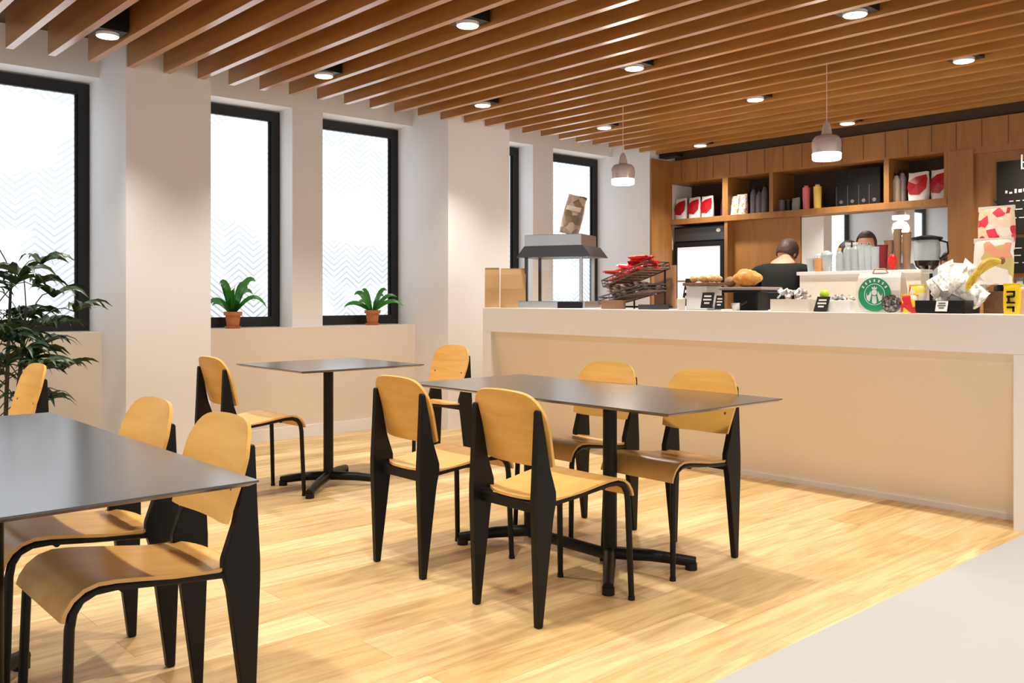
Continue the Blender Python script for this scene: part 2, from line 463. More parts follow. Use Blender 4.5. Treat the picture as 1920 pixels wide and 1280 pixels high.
# ---- downlights
LX = [0.367, 1.846, 3.325, 4.804, 6.283, 7.762]
LY = [5.70, 4.08, 2.48, 0.88, -0.72]
seen = {(1, 0): 'ceiling downlight nearest the big left window', (2, 0): 'ceiling downlight in front of the two plant windows',
        (2, 1): 'ceiling downlight left of centre near the top edge', (3, 0): 'ceiling downlight by the counter end pier',
        (3, 1): 'ceiling downlight above the middle of the counter front', (4, 0): 'ceiling downlight just left of the far pendant lamp',
        (4, 1): 'ceiling downlight between the two pendant lamps', (3, 2): 'ceiling downlight highest at the right of the photo',
        (4, 2): 'ceiling downlight right of the near pendant, above the bar', (5, 1): 'small ceiling downlight right of the near pendant shade',
        (5, 0): 'small ceiling downlight over the fridge'}
DL = None
for i, x in enumerate(LX):
    for j, yv in enumerate(LY):
        lab = seen.get((i, j), 'ceiling downlight outside the photo')
        lab = 'lit disc in a black box, ' + lab
        if DL is None:
            DL = thing('downlight', lab, 'ceiling light', (x, yv, SZ), 0, 'downlights set between the slats')
            bm = nb(); box(bm, -0.085, 0.085, -0.10, 0.10, 0.018, 0.26); obj('housing', bm, M_['blackp'], DL)
            bm = nb(); cyl(bm, (0, 0, 0.0), 0.066, 0.02, seg=28); obj('ring', bm, M_['white'], DL)
            bm = nb(); cyl(bm, (0, 0, -0.004), 0.060, 0.006, seg=28); obj('diffuser', bm, M_['bulb'], DL)
            ld = bpy.data.lights.new('downlight_beam', 'SPOT')
            ld.energy = SPOT_W; ld.color = SPOT_COL; ld.spot_size = math.radians(106); ld.spot_blend = 1.0
            ld.shadow_soft_size = 0.05
            lo = bpy.data.objects.new('beam', ld); COL.objects.link(lo); lo.parent = DL; lo.location = (0, 0, -0.03)
        else:
            c = dup(DL, (x, yv, SZ), 0, lab)

# ================================================================== COUNTER
ct = thing('service_counter', 'long white service counter with recessed sloping front', 'counter', (4.95, 3.0, 0))
Y0, Y1 = -0.6, 5.872
XO = 4.95
bm = nb()
box(bm, 0, 0.75, Y0 - 3, Y1 - 3, 0.89, 1.092, 0.004)
obj('worktop', bm, M_['counter'], ct)
bm = nb(); box(bm, 0, 0.70, 5.768 - 3, Y1 - 3, 0, 0.89); obj('end_panel', bm, M_['counter'], ct)
bm = nb(); box(bm, 0, 0.70, Y0 - 3, 1.712 - 3, 0, 0.89); obj('end_panel', bm, M_['counter'], ct)
bm = nb(); prism(bm, [(0.03, 0.89), (0.235, 0.0), (0.30, 0.0), (0.10, 0.89)], 1.712 - 3, 5.768 - 3); obj('front_panel', bm, M_['panel'], ct)
bm = nb(); prism(bm, [(0.222, 0.0), (0.212, 0.035), (0.235, 0.035), (0.25, 0.0)], 1.712 - 3, 5.768 - 3); obj('kick_strip', bm, M_['counter'], ct)
bm = nb(); box(bm, 0.62, 0.70, 1.712 - 3, 5.768 - 3, 0, 0.89); obj('rear_panel', bm, M_['counter'], ct)
CT = 1.092

# ================================================================== TABLES
def table(label, x0, x1, y0, y1, cols, zt=0.75, group='charcoal topped cafe tables', spine=False):
    cx, cy = (x0 + x1) / 2, (y0 + y1) / 2
    t = thing('cafe_table', label, 'table', (cx, cy, 0), 0, group)
    hx, hy = (x1 - x0) / 2, (y1 - y0) / 2
    bm = nb()
    # thin top with underside chamfer
    rows = [(0, 0.0, 0.0), (0, 0.0, -0.005), (0.016, 0.016, -0.014)]
    vs = []
    for ins, _, dz in rows:
        vs.append([bm.verts.new((sx * (hx - ins), sy * (hy - ins), zt + dz)) for sx, sy in ((-1, -1), (1, -1), (1, 1), (-1, 1))])
    bm.faces.new(vs[0]); bm.faces.new(vs[-1][::-1])
    for a, b2 in zip(vs, vs[1:]):
        for i in range(4): bm.faces.new((a[i], a[(i + 1) % 4], b2[(i + 1) % 4], b2[i]))
    obj('tabletop', bm, M_['laminate'], t)
    bases = []
    for (px_, py_, arms) in cols:
        lx, ly = px_ - cx, py_ - cy
        bm = nb(); cyl(bm, (lx, ly, 0.05), 0.031, zt - 0.07, seg=24)
        obj('column', bm, M_['black'], t, True)
        bm = nb(); box(bm, lx - 0.16, lx + 0.16, ly - 0.16, ly + 0.16, zt - 0.026, zt - 0.0145, 0.002)
        obj('mounting_plate', bm, M_['black'], t)
        for dx, dy in arms:
            bm = nb()
            tube(bm, [(lx, ly, 0.062), (lx + dx * 0.5, ly + dy * 0.5, 0.055), (lx + dx, ly + dy, 0.034)], [0.028, 0.026, 0.022], 14)
            fo = obj('foot', bm, M_['black'], t, True)
            bm = nb(); cyl(bm, (lx + dx * 0.95, ly + dy * 0.95, 0.0), 0.026, 0.03, seg=20)
            obj('glide', bm, M_['blackp'], fo, True)
    if spine:
        (ax, ay, _), (bx_, by_, _) = cols
        bm = nb(); tube(bm, [(ax - cx, ay - cy, 0.052), (bx_ - cx, by_ - cy, 0.052)], 0.026, 14)
        obj('spine', bm, M_['black'], t, True)
    return t
table('square dark table in front of the window plants', 2.60, 3.48, 4.71, 5.56, [(2.955, 5.01, [(-.29, -.27), (.27, -.25), (.29, .27), (-.225, .195)])])
table('long dark rectangular table in the middle with four wooden chairs at its sides', 2.66, 3.43, 2.095, 3.74,
      [(2.98, 2.67, [(-.30, -.26), (.24, -.28)]), (2.98, 3.18, [(-.27, .21), (.27, .24)])], spine=True)
table('large glossy dark table cut off at the left edge of the photo', 0.18, 0.985, 1.985, 3.68,
      [(0.56, 2.62, [(-.22, -.25), (.22, -.25)]), (0.56, 2.95, [(-.22, .25), (.22, .25)])], spine=True)

# ================================================================== CHAIRS
def make_chair():
    """faces +x; rear feet at x=-0.235, front feet at x=+0.235"""
    t = thing('dining_chair', '', 'chair')
    # fins (rear legs running up to carry the backrest)
    for s in (-1, 1):
        bm = nb()
        yb = s * 0.172
        prof = [(-0.250, 0.0), (-0.225, 0.0), (-0.176, 0.38), (-0.158, 0.44), (-0.158, 0.475), (-0.192, 0.565),
                (-0.232, 0.770), (-0.240, 0.778), (-0.251, 0.772), (-0.264, 0.46), (-0.264, 0.40)]
        prism(bm, prof, yb - 0.014, yb + 0.014)
        bmesh.ops.bevel(bm, geom=[e for e in bm.edges], offset=0.004, segments=1, affect='EDGES')
        obj('leg', bm, M_['black'], t)
    # side rails bent down into the front legs
    for s in (-1, 1):
        pts = [(-0.19, s * 0.172, 0.430), (0.0, s * 0.178, 0.450), (0.12, s * 0.184, 0.465), (0.170, s * 0.186, 0.464),
               (0.204, s * 0.187, 0.450), (0.222, s * 0.188, 0.422), (0.229, s * 0.188, 0.385), (0.236, s * 0.192, 0.18), (0.242, s * 0.196, 0.006)]
        bm = nb(); tube(bm, pts, [0.010, 0.011, 0.011, 0.011, 0.012, 0.012, 0.0125, 0.0125, 0.0115], 12)
        fl = obj('leg', bm, M_['black'], t, True)
        bm = nb(); cyl(bm, (0.242, s * 0.196, 0.0), 0.0135, 0.014, seg=16); obj('foot_cap', bm, M_['blackp'], fl, True)
    bm = nb(); box(bm, -0.225, -0.195, -0.158, 0.158, 0.398, 0.434, 0.003); obj('crossbar', bm, M_['black'], t)
    bm = nb(); tube(bm, [(0.10, -0.18, 0.454), (0.10, 0.18, 0.454)], 0.010, 10); obj('crossbar', bm, M_['black'], t, True)
    # seat: curved plywood with waterfall front
    prof = [(-0.200, 0.455), (-0.17, 0.452), (-0.10, 0.454), (-0.02, 0.464), (0.06, 0.476), (0.12, 0.484), (0.165, 0.486), (0.200, 0.477), (0.228, 0.457), (0.246, 0.430), (0.253, 0.408)]
    bm = nb(); N = 16; th = 0.010
    top = []; bot = []
    for i, (x, z) in enumerate(prof):
        a = prof[max(i - 1, 0)]; c = prof[min(i + 1, len(prof) - 1)]
        dx, dz = c[0] - a[0], c[1] - a[1]; L = math.hypot(dx, dz); nx, nz = -dz / L, dx / L
        f = (x + 0.2) / 0.45
        hw = 0.178 + 0.022 * f
        rt = []; rb = []
        for j in range(N + 1):
            v = -1 + 2 * j / N
            xx = x
            if i <= 3:      # rounded rear edge
                xx = x + (3 - i) / 3 * 0.055 * (abs(v) ** 3.0) - (3 - i) / 3 * 0.02
            dip = 0.006 * (1 - v * v) * (1 if i < 6 else max(0, 1 - (i - 5) / 3))
            rt.append(bm.verts.new((xx, v * hw, z - dip)))
            rb.append(bm.verts.new((xx - nx * th, v * hw, z - dip - nz * th)))
        top.append(rt); bot.append(rb)
    for i in range(len(prof) - 1):
        for j in range(N):
            bm.faces.new((top[i][j], top[i][j + 1], top[i + 1][j + 1], top[i + 1][j]))
            bm.faces.new((bot[i][j], bot[i + 1][j], bot[i + 1][j + 1], bot[i][j + 1]))
        bm.faces.new((top[i][0], top[i + 1][0], bot[i + 1][0], bot[i][0]))
        bm.faces.new((top[i][N], bot[i][N], bot[i + 1][N], top[i + 1][N]))
    for j in range(N):
        bm.faces.new((top[0][j], bot[0][j], bot[0][j + 1], top[0][j + 1]))
        bm.faces.new((top[-1][j], top[-1][j + 1], bot[-1][j + 1], bot[-1][j]))
    obj('seat', bm, M_['ply'], t, True)
    # backrest: plywood shield bent round the sitter, leaning back
    bm = nb(); NU, NV = 20, 14; H = 0.285; th = 0.011
    F_ = []; B_ = []
    for i in range(NV + 1):
        v = i / NV
        hwid = 0.183 + 0.017 * min(1, v / 0.6)
        rf = []; rb = []
        for j in range(NU + 1):
            u = -1 + 2 * j / NU
            # superellipse rounding: squeeze the height near the sides
            topd = 0.055 * (abs(u) ** 7) + 0.016 * u * u
            botd = 0.008 * (abs(u) ** 6)
            h = botd + (H - topd - botd) * v
            corner = 1 - 0.06 * max(0, (v - 0.78) / 0.22) ** 2
            y = u * hwid * corner
            x0 = -0.192 - (0.082) * (h / H) ** 1.0
            xc = 0.020 * u * u
            z = 0.560 + h * 0.98
            rf.append(bm.verts.new((x0 + xc + th, y, z + 0.004)))
            rb.append(bm.verts.new((x0 + xc, y, z)))
        F_.append(rf); B_.append(rb)
    for i in range(NV):
        for j in range(NU):
            bm.faces.new((F_[i][j], F_[i][j + 1], F_[i + 1][j + 1], F_[i + 1][j]))
            bm.faces.new((B_[i][j], B_[i + 1][j], B_[i + 1][j + 1], B_[i][j + 1]))
        bm.faces.new((F_[i][0], F_[i + 1][0], B_[i + 1][0], B_[i][0]))
        bm.faces.new((F_[i][NU], B_[i][NU], B_[i + 1][NU], F_[i + 1][NU]))
    for j in range(NU):
        bm.faces.new((F_[0][j], B_[0][j], B_[0][j + 1], F_[0][j + 1]))
        bm.faces.new((F_[-1][j], F_[-1][j + 1], B_[-1][j + 1], B_[-1][j]))
    br = obj('backrest', bm, M_['plyh'], t, True)
    for s in (-1, 1):
        bm = nb(); ball(bm, (-0.198, s * 0.150, 0.655), (0.005, 0.008, 0.008), 12, 8)
        obj('bolt', bm, M_['board'], br, True)
    return t

chair0 = make_chair()
CH_G = 'wooden chairs with black fin shaped legs'
spots = [
    (2.472, 2.515, 0, 'wooden chair nearest the viewer at the middle table, its back turned'),
    (2.50, 3.245, 0, 'wooden chair with its back turned, left of the nearest one at the middle table'),
    (3.265, 2.555, PI, 'wooden chair facing left, behind the right corner of the middle table'),
    (3.30, 3.18, PI, 'wooden chair facing left behind the middle table, left of the right corner chair'),
    (2.445, 5.03, 0, 'wooden chair with its back turned, left of the small square table'),
    (3.74, 5.05, PI, 'wooden chair facing left, right of the small square table by the counter end'),
    (0.893, 2.51, PI, 'wooden chair nearest the viewer at the left table, seat half in shade'),
    (0.89, 3.06, PI, 'wooden chair behind the nearest one at the left table, before the wide pier'),
    (1.04, 5.05, PI, 'wooden chair far left in front of the palm, behind the left table'),
]
for i, (x, y, rz, lab) in enumerate(spots):
    if i == 0:
        chair0.location = (x, y, 0); chair0.rotation_euler = (0, 0, rz); chair0['label'] = lab; chair0['group'] = CH_G
    else:
        dup(chair0, (x, y, 0), rz, lab, CH_G)

# ================================================================== PLANTS
def ribbon(bm, pts, wid, fold=0.25, twist=0.0, up=Vector((0, 0, 1))):
    pts = [Vector(p) for p in pts]; n = len(pts); rows = []
    for i, p in enumerate(pts):
        d = (pts[min(i + 1, n - 1)] - pts[max(i - 1, 0)]).normalized()
        s = d.cross(up)
        if s.length < 1e-3: s = Vector((1, 0, 0))
        s.normalize(); s = Matrix.Rotation(twist, 3, d) @ s; nrm = s.cross(d)
        w_ = wid * (math.sin(PI * min(1, 0.12 + 0.88 * i / (n - 1))) ** 0.7) if i < n - 1 else 0.0008
        rows.append([bm.verts.new(p - s * w_ + nrm * w_ * fold), bm.verts.new(p), bm.verts.new(p + s * w_ + nrm * w_ * fold)])
    for a, b2 in zip(rows, rows[1:]):
        bm.faces.new((a[0], a[1], b2[1], b2[0])); bm.faces.new((a[1], a[2], b2[2], b2[1]))

def arc(base, az, reach, rise, droop, n=10):
    out = []
    for i in range(n):
        t = i / (n - 1)
        out.append(Vector(base) + Vector((math.cos(az) * reach * t, math.sin(az) * reach * t, rise * math.sin(t * PI * 0.62) / 0.93 - droop * t ** 3)))
    return out

LR = -0.6; LL = PI - 0.75
def pot_plant(label, loc, leaves):
    t = thing('potted_plant', label, 'plant', loc, 0, 'small plants on the window ledge')
    bm = nb()
    lathe(bm, [(0, 0), (0.045, 0), (0.048, 0.012), (0.060, 0.105), (0.072, 0.107), (0.075, 0.135), (0.066, 0.136), (0.060, 0.122), (0, 0.122)])
    obj('flower_pot', bm, M_['terracotta'], t, True)
    bm = nb(); lathe(bm, [(0, 0.0), (0.058, 0), (0.066, 0.018), (0.062, 0.018), (0.05, 0.006), (0, 0.006)]); obj('saucer', bm, M_['terracotta'], t, True)
    bm = nb(); cyl(bm, (0, 0, 0.115), 0.060, 0.012); obj('soil', bm, M_['soil'], t)
    for az, re, ri, dr, wd in leaves:
        bm = nb(); ribbon(bm, arc((math.cos(az) * 0.01, math.sin(az) * 0.01, 0.122), az, re, ri, dr), wd * 1.15, .25, 1.0 if math.cos(az - LR) > 0 else -1.0)
        obj('leaf', bm, M_['leaf'], t, True)
# potted plants (leaf azimuths: image-right is about -42..0 deg)
pot_plant('bushy green plant in a terracotta pot on the ledge of the left plant window', (3.255, 7.02, SILL),
          [(LL, .10, .24, .0, .030), (LL + .5, .07, .20, 0, .026), (LR, .17, .26, 0, .030), (LR - .3, .12, .20, 0, .028), (LL + .1, .22, .13, .10, .024),
           (LL - .4, .27, .12, .13, .02), (LR + .1, .26, .16, .12, .018), (LR - .6, .20, .18, .02, .024), (-1.9, .10, .20, .02, .028), (LR + .6, .11, .23, 0, .026), (LL - .1, .17, .10, .04, .024), (-1.6, .12, .14, .05, .03)])
pot_plant('smaller arching green plant in a terracotta pot on the ledge of the right plant window', (4.60, 7.02, SILL),
          [(LL, .16, .17, .02, .026), (LL + .2, .25, .09, .05, .022), (LR, .12, .19, 0, .022), (LR + .2, .22, .15, .02, .018), (LR, .27, .11, .06, .02),
           (LL - .3, .10, .19, 0, .018), (-1.7, .08, .12, .02, .024), (LR - .4, .10, .14, 0, .022), (LL + .6, .13, .10, .02, .02)])

def palm(label, loc):
    t = thing('potted_palm', label, 'plant', loc)
    bm = nb(); lathe(bm, [(0, 0), (0.13, 0), (0.17, 0.30), (0.185, 0.30), (0.185, 0.33), (0.165, 0.33), (0.16, 0.29), (0, 0.29)]); obj('planter', bm, M_['greyp'], t, True)
    bm = nb(); cyl(bm, (0, 0, 0.275), 0.158, 0.02); obj('soil', bm, M_['soil'], t)
    rnd = random.Random(5)
    stems = [(-0.08, 0.02, 0.80), (0.03, -0.04, 1.05), (0.09, 0.04, 0.72), (0.0, 0.08, 0.90), (-0.03, -0.08, 0.60), (-.12, .05, 1.0), (-.02, .0, .45), (-.11, -.05, .66), (.06, -.09, .84)]
    for sx, sy, h in stems:
        ex, ey = sx * 1.9, sy * 1.9
        bm = nb(); tube(bm, [(sx, sy, 0.28), ((sx + ex) / 2, (sy + ey) / 2, 0.28 + h * 0.5), (ex, ey, 0.28 + h)], [0.013, 0.011, 0.007], 8)
        obj('stem', bm, M_['stem'], t, True)
        nf = 7
        for q in range(nf):
            f = 0.34 + 0.66 * q / (nf - 1)
            bz = 0.28 + h * f; bx, by = sx + (ex - sx) * f, sy + (ey - sy) * f
            az = q * 2.4 + sx * 40 + rnd.uniform(-.3, .3)
            L = 0.19 + 0.09 * rnd.random()
            pet = arc((bx, by, bz), az, L, 0.10 + 0.10 * f, 0.02, 6)
            bm = nb(); tube(bm, pet, 0.0035, 5)
            tip = pet[-1]
            for a in range(9):
                ang = az + (a - 4) * 0.40
                ln = 0.20 * (1 - 0.04 * abs(a - 4)) * (0.85 + 0.3 * rnd.random())
                ribbon(bm, arc(tip, ang, ln, 0.05 + 0.03 * rnd.random(), 0.03 + 0.05 * rnd.random(), 6), 0.017, 0.3, rnd.uniform(-.9, .9))
            obj('frond', bm, M_['palm'], t, True)
    return t
palm('tall dark green fan palm in front of the big left window', (1.33, 6.05, 0))

# ================================================================== PENDANTS
def pendant(label, x, y, zb):
    t = thing('pendant_lamp', label, 'pendant lamp', (x, y, zb), 0, 'glass pendant lamps over the bar')
    bm = nb(); lathe(bm, [(0.092, 0.045), (0.098, 0.10), (0.094, 0.135), (0.075, 0.160), (0.035, 0.172), (0.028, 0.172), (0.07, 0.155), (0.088, 0.133), (0.092, 0.10), (0.088, 0.045)], seg=36)
    obj('lamp_shade', bm, M_['metalshade'], t, True)
    bm = nb(); lathe(bm, [(0.0, 0.0), (0.088, 0.0), (0.095, 0.008), (0.096, 0.045), (0.0, 0.045)], seg=36)
    obj('glowing_rim', bm, M_['shadein'], t, True)
    bm = nb(); lathe(bm, [(0, 0.17), (0.036, 0.17), (0.032, 0.20), (0.024, 0.235), (0.012, 0.26), (0, 0.26)]); obj('cap', bm, M_['metalshade'], t, True)
    bm = nb(); cyl(bm, (0, 0, 0.25), 0.0035, 3.05 - zb - 0.25, seg=8); obj('cord', bm, M_['cordm'], t, True)
    ld = bpy.data.lights.new('pendant_light', 'POINT'); ld.energy = 14; ld.color = SPOT_COL; ld.shadow_soft_size = 0.09
    lo = bpy.data.objects.new('bulb_light', ld); COL.objects.link(lo); lo.parent = t; lo.location = (0, 0, -0.11)
M_['metalshade'] = mat('pinkish_grey_glass_shade', (0.60, 0.52, 0.50), 0.22, 0.15, var=0.15, scale=6)
M_['cordm'] = mat('pale_cord', (0.70, 0.50, 0.36), 0.6)
p = at(1550, 300, 5.7); pendant('nearer glass pendant lamp with a bright rim, over the bar shelves', p.x, p.y, p.z)
p = at(1168, 346, 5.7); pendant('farther glass pendant lamp, in front of the white wall by the last window', p.x, p.y, p.z)

# ================================================================== BAR WALL
sh = thing('shelving_unit', 'oak wall shelving with four open compartments above the bar', 'shelving', (XB, 4.8, 0))
YO = 4.8
def bpart(name, x0, x1, y0, y1, z0, z1, m='oakdark', parent=None, bev=0.002):
    bm = nb(); box(bm, x0 - XB, x1 - XB, y0 - YO, y1 - YO, z0, z1, bev)
    return obj(name, bm, M_[m], parent or sh)
YL_, YR_ = 6.36, 3.335
bpart('shelf_board', XB - 0.01, XB + 0.42, YR_, YL_, 1.985, 2.045)
for ya, yb in ((5.595, 5.665), (5.055, 5.10), (3.855, 3.905)):
    bpart('divider', XB, XB + 0.42, ya, yb, 2.045, 2.443)
bpart('divider', XB, XB + 0.42, 5.60, 5.64, 0, 1.985)
bpart('side_panel', XB, XB + 0.42, YR_, YR_ + 0.03, 2.045, 2.443)
bpart('back_panel', XB + 0.40, XB + 0.43, YR_, YL_, 1.985, 2.443, 'shelfback')
bpart('lower_panel', XB + 0.10, XB + 0.16, 4.81, 5.60, 0, 1.985)
# mirror behind the bar
mr = thing('bar_mirror', 'wide wall mirror under the shelves behind the bar', 'mirror', (XB + 0.12, 4.07, 1.0))
bm = nb(); box(bm, -0.004, 0.004, -0.735, 0.735, 0.02, 0.983); obj('glass', bm, M_['mirror'], mr)
bm = nb(); box(bm, 0.005, 0.03, -0.735, 0.735, 0.0, 0.983); obj('backing', bm, M_['oakdark'], mr)
# low back counter
bc = thing('back_counter', 'oak back counter below the mirror behind the bar', 'counter', (XB - 0.2, 4.2, 0))
bm = nb(); box(bm, -0.35, 0.29, -0.86, 1.35, 0.0, 0.90); obj('cabinet', bm, M_['oakdark'], bc)
bm = nb(); box(bm, -0.37, 0.29, -0.86, 1.37, 0.90, 0.94, 0.003); obj('worktop', bm, M_['counter'], bc)

# fridge
fr = thing('drinks_fridge', 'black upright drinks fridge with lit white glass door', 'fridge', (XB + 0.05, 5.99, 0))
bm = nb()
box(bm, 0, 0.36, -0.345, 0.345, 0, 1.96, 0.004); obj('cabinet', bm, M_['blackp'], fr)
bm = nb()
for a in ((-0.335, -0.285, 0.1, 1.78), (0.285, 0.335, 0.1, 1.78)): box(bm, -0.035, -0.002, *a[:2], *a[2:])
box(bm, -0.035, -0.002, -0.285, 0.285, 0.10, 0.16); box(bm, -0.035, -0.002, -0.285, 0.285, 1.73, 1.78)
d = obj('door', bm, M_['blackp'], fr)
bm = nb(); box(bm, -0.024, -0.012, -0.285, 0.285, 0.16, 1.73); obj('glass', bm, M_['gscreen'], d)
bm = nb(); tube(bm, [(-0.055, -0.30, 0.9), (-0.055, -0.30, 1.35)], 0.009, 8); obj('handle', bm, M_['steel'], d, True)
bm = nb()
for z in (0.55, 0.95, 1.35): box(bm, -0.027, -0.024, -0.28, 0.28, z, z + 0.015)
obj('shelf', bm, M_['steel'], d)
bm = nb(); box(bm, -0.012, -0.001, -0.33, 0.33, 1.80, 1.94); hp = obj('header', bm, M_['dsteel'], fr)
bm = nb(); ball(bm, (-0.014, -0.25, 1.90), (0.004, 0.03, 0.022)); obj('badge', bm, M_['white'], hp, True)
# dark box in the ceiling gap
bm = nb(); box(bm, XB - 0.22, XB - 0.10, 6.10, 6.34, 2.705, 2.75, 0.005)
tag(obj('speaker', bm, M_['blackp']), 'small black speaker box under the slats at the far corner of the bar wall', 'speaker')

# chalk menu boards
def board(label, y1, y0, z0, z1, strokes, X=XB - 0.012):
    t = thing('menu_board', label, 'menu board', (X, (y0 + y1) / 2, z0), 0, 'chalk menu boards')
    h = z1 - z0; hw = (y1 - y0) / 2
    bm = nb(); box(bm, 0, 0.02, -hw, hw, 0, h, 0.002); obj('panel', bm, M_['chalk'], t)
    bm = nb()
    for (yc, zc, ww, hh) in strokes:
        yy = y1 - (y0 + y1) / 2 - yc
        box(bm, -0.0025, 0.0, yy - ww, yy, zc, zc + hh)
    obj('writing', bm, M_['chalkw'], t)
XBd = XB + 0.0
st = [(0.19, 0.53, 0.012, 0.12), (0.205, 0.58, 0.05, 0.012), (0.205, 0.53, 0.05, 0.012)]
rr = random.Random(3)
yk = 0.07
while yk < 1.3:
    wv = rr.uniform(0.012, 0.028); st.append((yk, 0.335 + rr.uniform(0, .012), wv, rr.uniform(0.015, 0.035))); yk += wv + rr.uniform(0.008, 0.02)
for row in (0.27, 0.20, 0.13):
    yk = 0.10
    while yk < 1.3:
        wv = rr.uniform(0.02, 0.06); st.append((yk, row, wv, 0.008)); yk += wv + 0.02
for zc in (0.60, 0.66):
    yk = 0.30
    while yk < 1.2:
        wv = rr.uniform(0.03, 0.07); st.append((yk, zc, wv, 0.05 if zc < .63 else 0.01)); yk += wv + 0.03
board('large black chalk menu board on the oak wall at the right edge', 2.93, 1.4, 1.70, 2.31, st)
st2 = []
for row in (0.08, 0.14, 0.20):
    yk = 0.04
    while yk < 1.2:
        wv = rr.uniform(0.03, 0.09); st2.append((yk, row, wv, 0.008)); yk += wv + 0.03
board('lower black chalk menu board on the oak wall, half hidden by snack bags', 2.84, 1.4, 1.38, 1.67, st2)

# ---- goods on the shelves
SB = 2.046
def pouch(name, w_, h, d, m, patch=None, pm=None, cat='bag', label='', loc=(0, 0, 0), rz=PI, tilt=0, group=None, top=None):
    """stand-up bag, face towards +x local (rz=PI turns it to the viewer)"""
    t = thing(name, label, cat, loc, rz, group)
    if tilt: t.rotation_euler = (0, tilt, rz)
    bm = nb(); NV, NU = 10, 12; rings = []
    for i in range(NV + 1):
        v = i / NV
        dd = d * (1 - v) ** 0.45 * 0.5 + 0.003
        ww = w_ / 2 * (0.92 + 0.08 * math.sin(v * PI) + (0.05 if v > .93 else 0))
        ring = []
        for j in range(NU * 2):
            a = 2 * PI * j / (NU * 2)
            cx_, sy_ = math.cos(a), math.sin(a)
            ring.append(bm.verts.new((dd * math.copysign(abs(cx_) ** 0.75, cx_), ww * math.copysign(abs(sy_) ** 0.6, sy_), v * h + 0.004 * math.sin(3 * a) * (v > .9))))
        rings.append(ring)
    n = NU * 2
    for a, b2 in zip(rings, rings[1:]):
        for j in range(n): bm.faces.new((a[j], a[(j + 1) % n], b2[(j + 1) % n], b2[j]))
    bm.faces.new(rings[0][::-1]); bm.faces.new(rings[-1])
    obj('pouch', bm, m, t, True)
    if top:
        bm = nb(); box(bm, -0.006, 0.006, -w_ / 2 * .98, w_ / 2 * .98, h * 0.90, h * 1.0 + 0.004, 0.002); obj('seal', bm, top, t)
    if patch:
        bm = nb(); poly = patch
        A = []; 
        for (yy, zz) in poly:
            v = max(0.0, min(1, zz)); dd = d * (1 - v) ** 0.45 * 0.5 + 0.006
            A.append((dd, yy * w_, v * h))
        n2 = len(A)
        ctr = Vector((max(a[0] for a in A) + 0.004, sum(a[1] for a in A) / n2, sum(a[2] for a in A) / n2))
        c_ = bm.verts.new(ctr); vs = [bm.verts.new(a) for a in A]
        for q in range(n2): bm.faces.new((c_, vs[q], vs[(q + 1) % n2]))
        obj('printed_label', bm, pm, t)
    return t
LEAFP = [(-.47, .46), (-.44, .70), (-.10, .84), (.40, .90), (.47, .74), (.44, .42), (.10, .20), (-.36, .24)]
def ypx(px, X): return at(px, 500, X).y
G1 = 'red and white coffee bags on the bar shelves'
for px, lab in ((1278, 'red and white coffee bag, leftmost on the bar shelves'), (1303, 'red and white coffee bag, middle of the three in the left compartment'), (1327, 'red and white coffee bag, right of the three in the left compartment')):
    pouch('coffee_bag', 0.155, 0.235, 0.08, M_['white'], LEAFP, M_['redbag'], 'coffee bag', lab, (XB + 0.10, ypx(px, XB + 0.10), SB), PI, 0, G1)
pouch('coffee_bag', 0.10, 0.20, 0.07, mat('dark_purple_foil', (0.06, 0.015, 0.04), .4), None, None, 'coffee bag', 'dark purple bag at the right end of the left shelf compartment', (XB + 0.16, 5.70 + .04, SB), PI)
for i, (px, xx) in enumerate(((1378, .08), (1392, .10))):
    pouch('snack_bag', 0.125, 0.20 + .015 * i, 0.08, M_['goldcup'], None, None, 'bag', ('white and gold printed bag, left one in the second shelf compartment', 'white and gold printed bag, right one in the second shelf compartment')[i], (XB + xx, ypx(px, XB + xx), SB), PI, 0, 'white and gold bags', M_['cream'])

def bottle(name, label, cat, loc, r, h, m, cap=None, prof=None, group=None, capname='lid'):
    t = thing(name, label, cat, loc, 0, group)
    bm = nb()
    lathe(bm, prof or [(0, 0), (r * .92, 0), (r, 0.01), (r, h * .72), (r * .85, h * .8), (r * .55, h * .86), (r * .5, h * .93), (0, h * .93)], seg=22)
    obj('body', bm, m, t, True)
    if cap:
        bm = nb(); cyl(bm, (0, 0, h * .92), r * .58, h * .09, seg=18); obj(capname, bm, cap, t, True)
    return t
def tumbler(label, loc, r, h, m, capm, group=None):
    return bottle('tumbler', label, 'tumbler', loc, r, h, m, capm, [(0, 0), (r * .85, 0), (r * .88, .005), (r, h * .93), (0, h * .93)], group)
for px, hh, lab in ((1413, .285, 'tall charcoal bottle, left of the three in the second shelf compartment'), (1424, .25, 'charcoal bottle between two taller ones in the second shelf compartment'), (1434, .30, 'tallest charcoal bottle at the right of the second shelf compartment')):
    bottle('flask', lab, 'bottle', (XB + .15, ypx(px, XB + .15), SB), .036, hh, M_['greyp'], M_['blackp'], None, 'charcoal flasks')
tumbler('low black mug in the wide shelf compartment, leftmost', (XB + .12, ypx(1466, XB + .12), SB), .045, .13, M_['greyp'], M_['blackp'])
tumbler('low dark cup beside the grey one in the wide shelf compartment', (XB + .14, ypx(1479, XB + .14), SB), .04, .12, M_['blackp'], M_['greyp'])
pouch('small_bag', 0.09, 0.13, 0.05, mat('grey_green_paper', (.28, .30, .27), .6), None, None, 'bag', 'small grey bag left of the pink tumbler', (XB + .10, ypx(1493, XB + .1), SB), PI)
tumbler('pink tall tumbler on the wide shelf', (XB + .08, ypx(1512, XB + .08), SB), .038, .235, M_['pink'], M_['pink'])
tumbler('yellow tall tumbler on the wide shelf', (XB + .08, ypx(1533, XB + .08), SB), .040, .235, M_['yellow'], M_['yellow'])
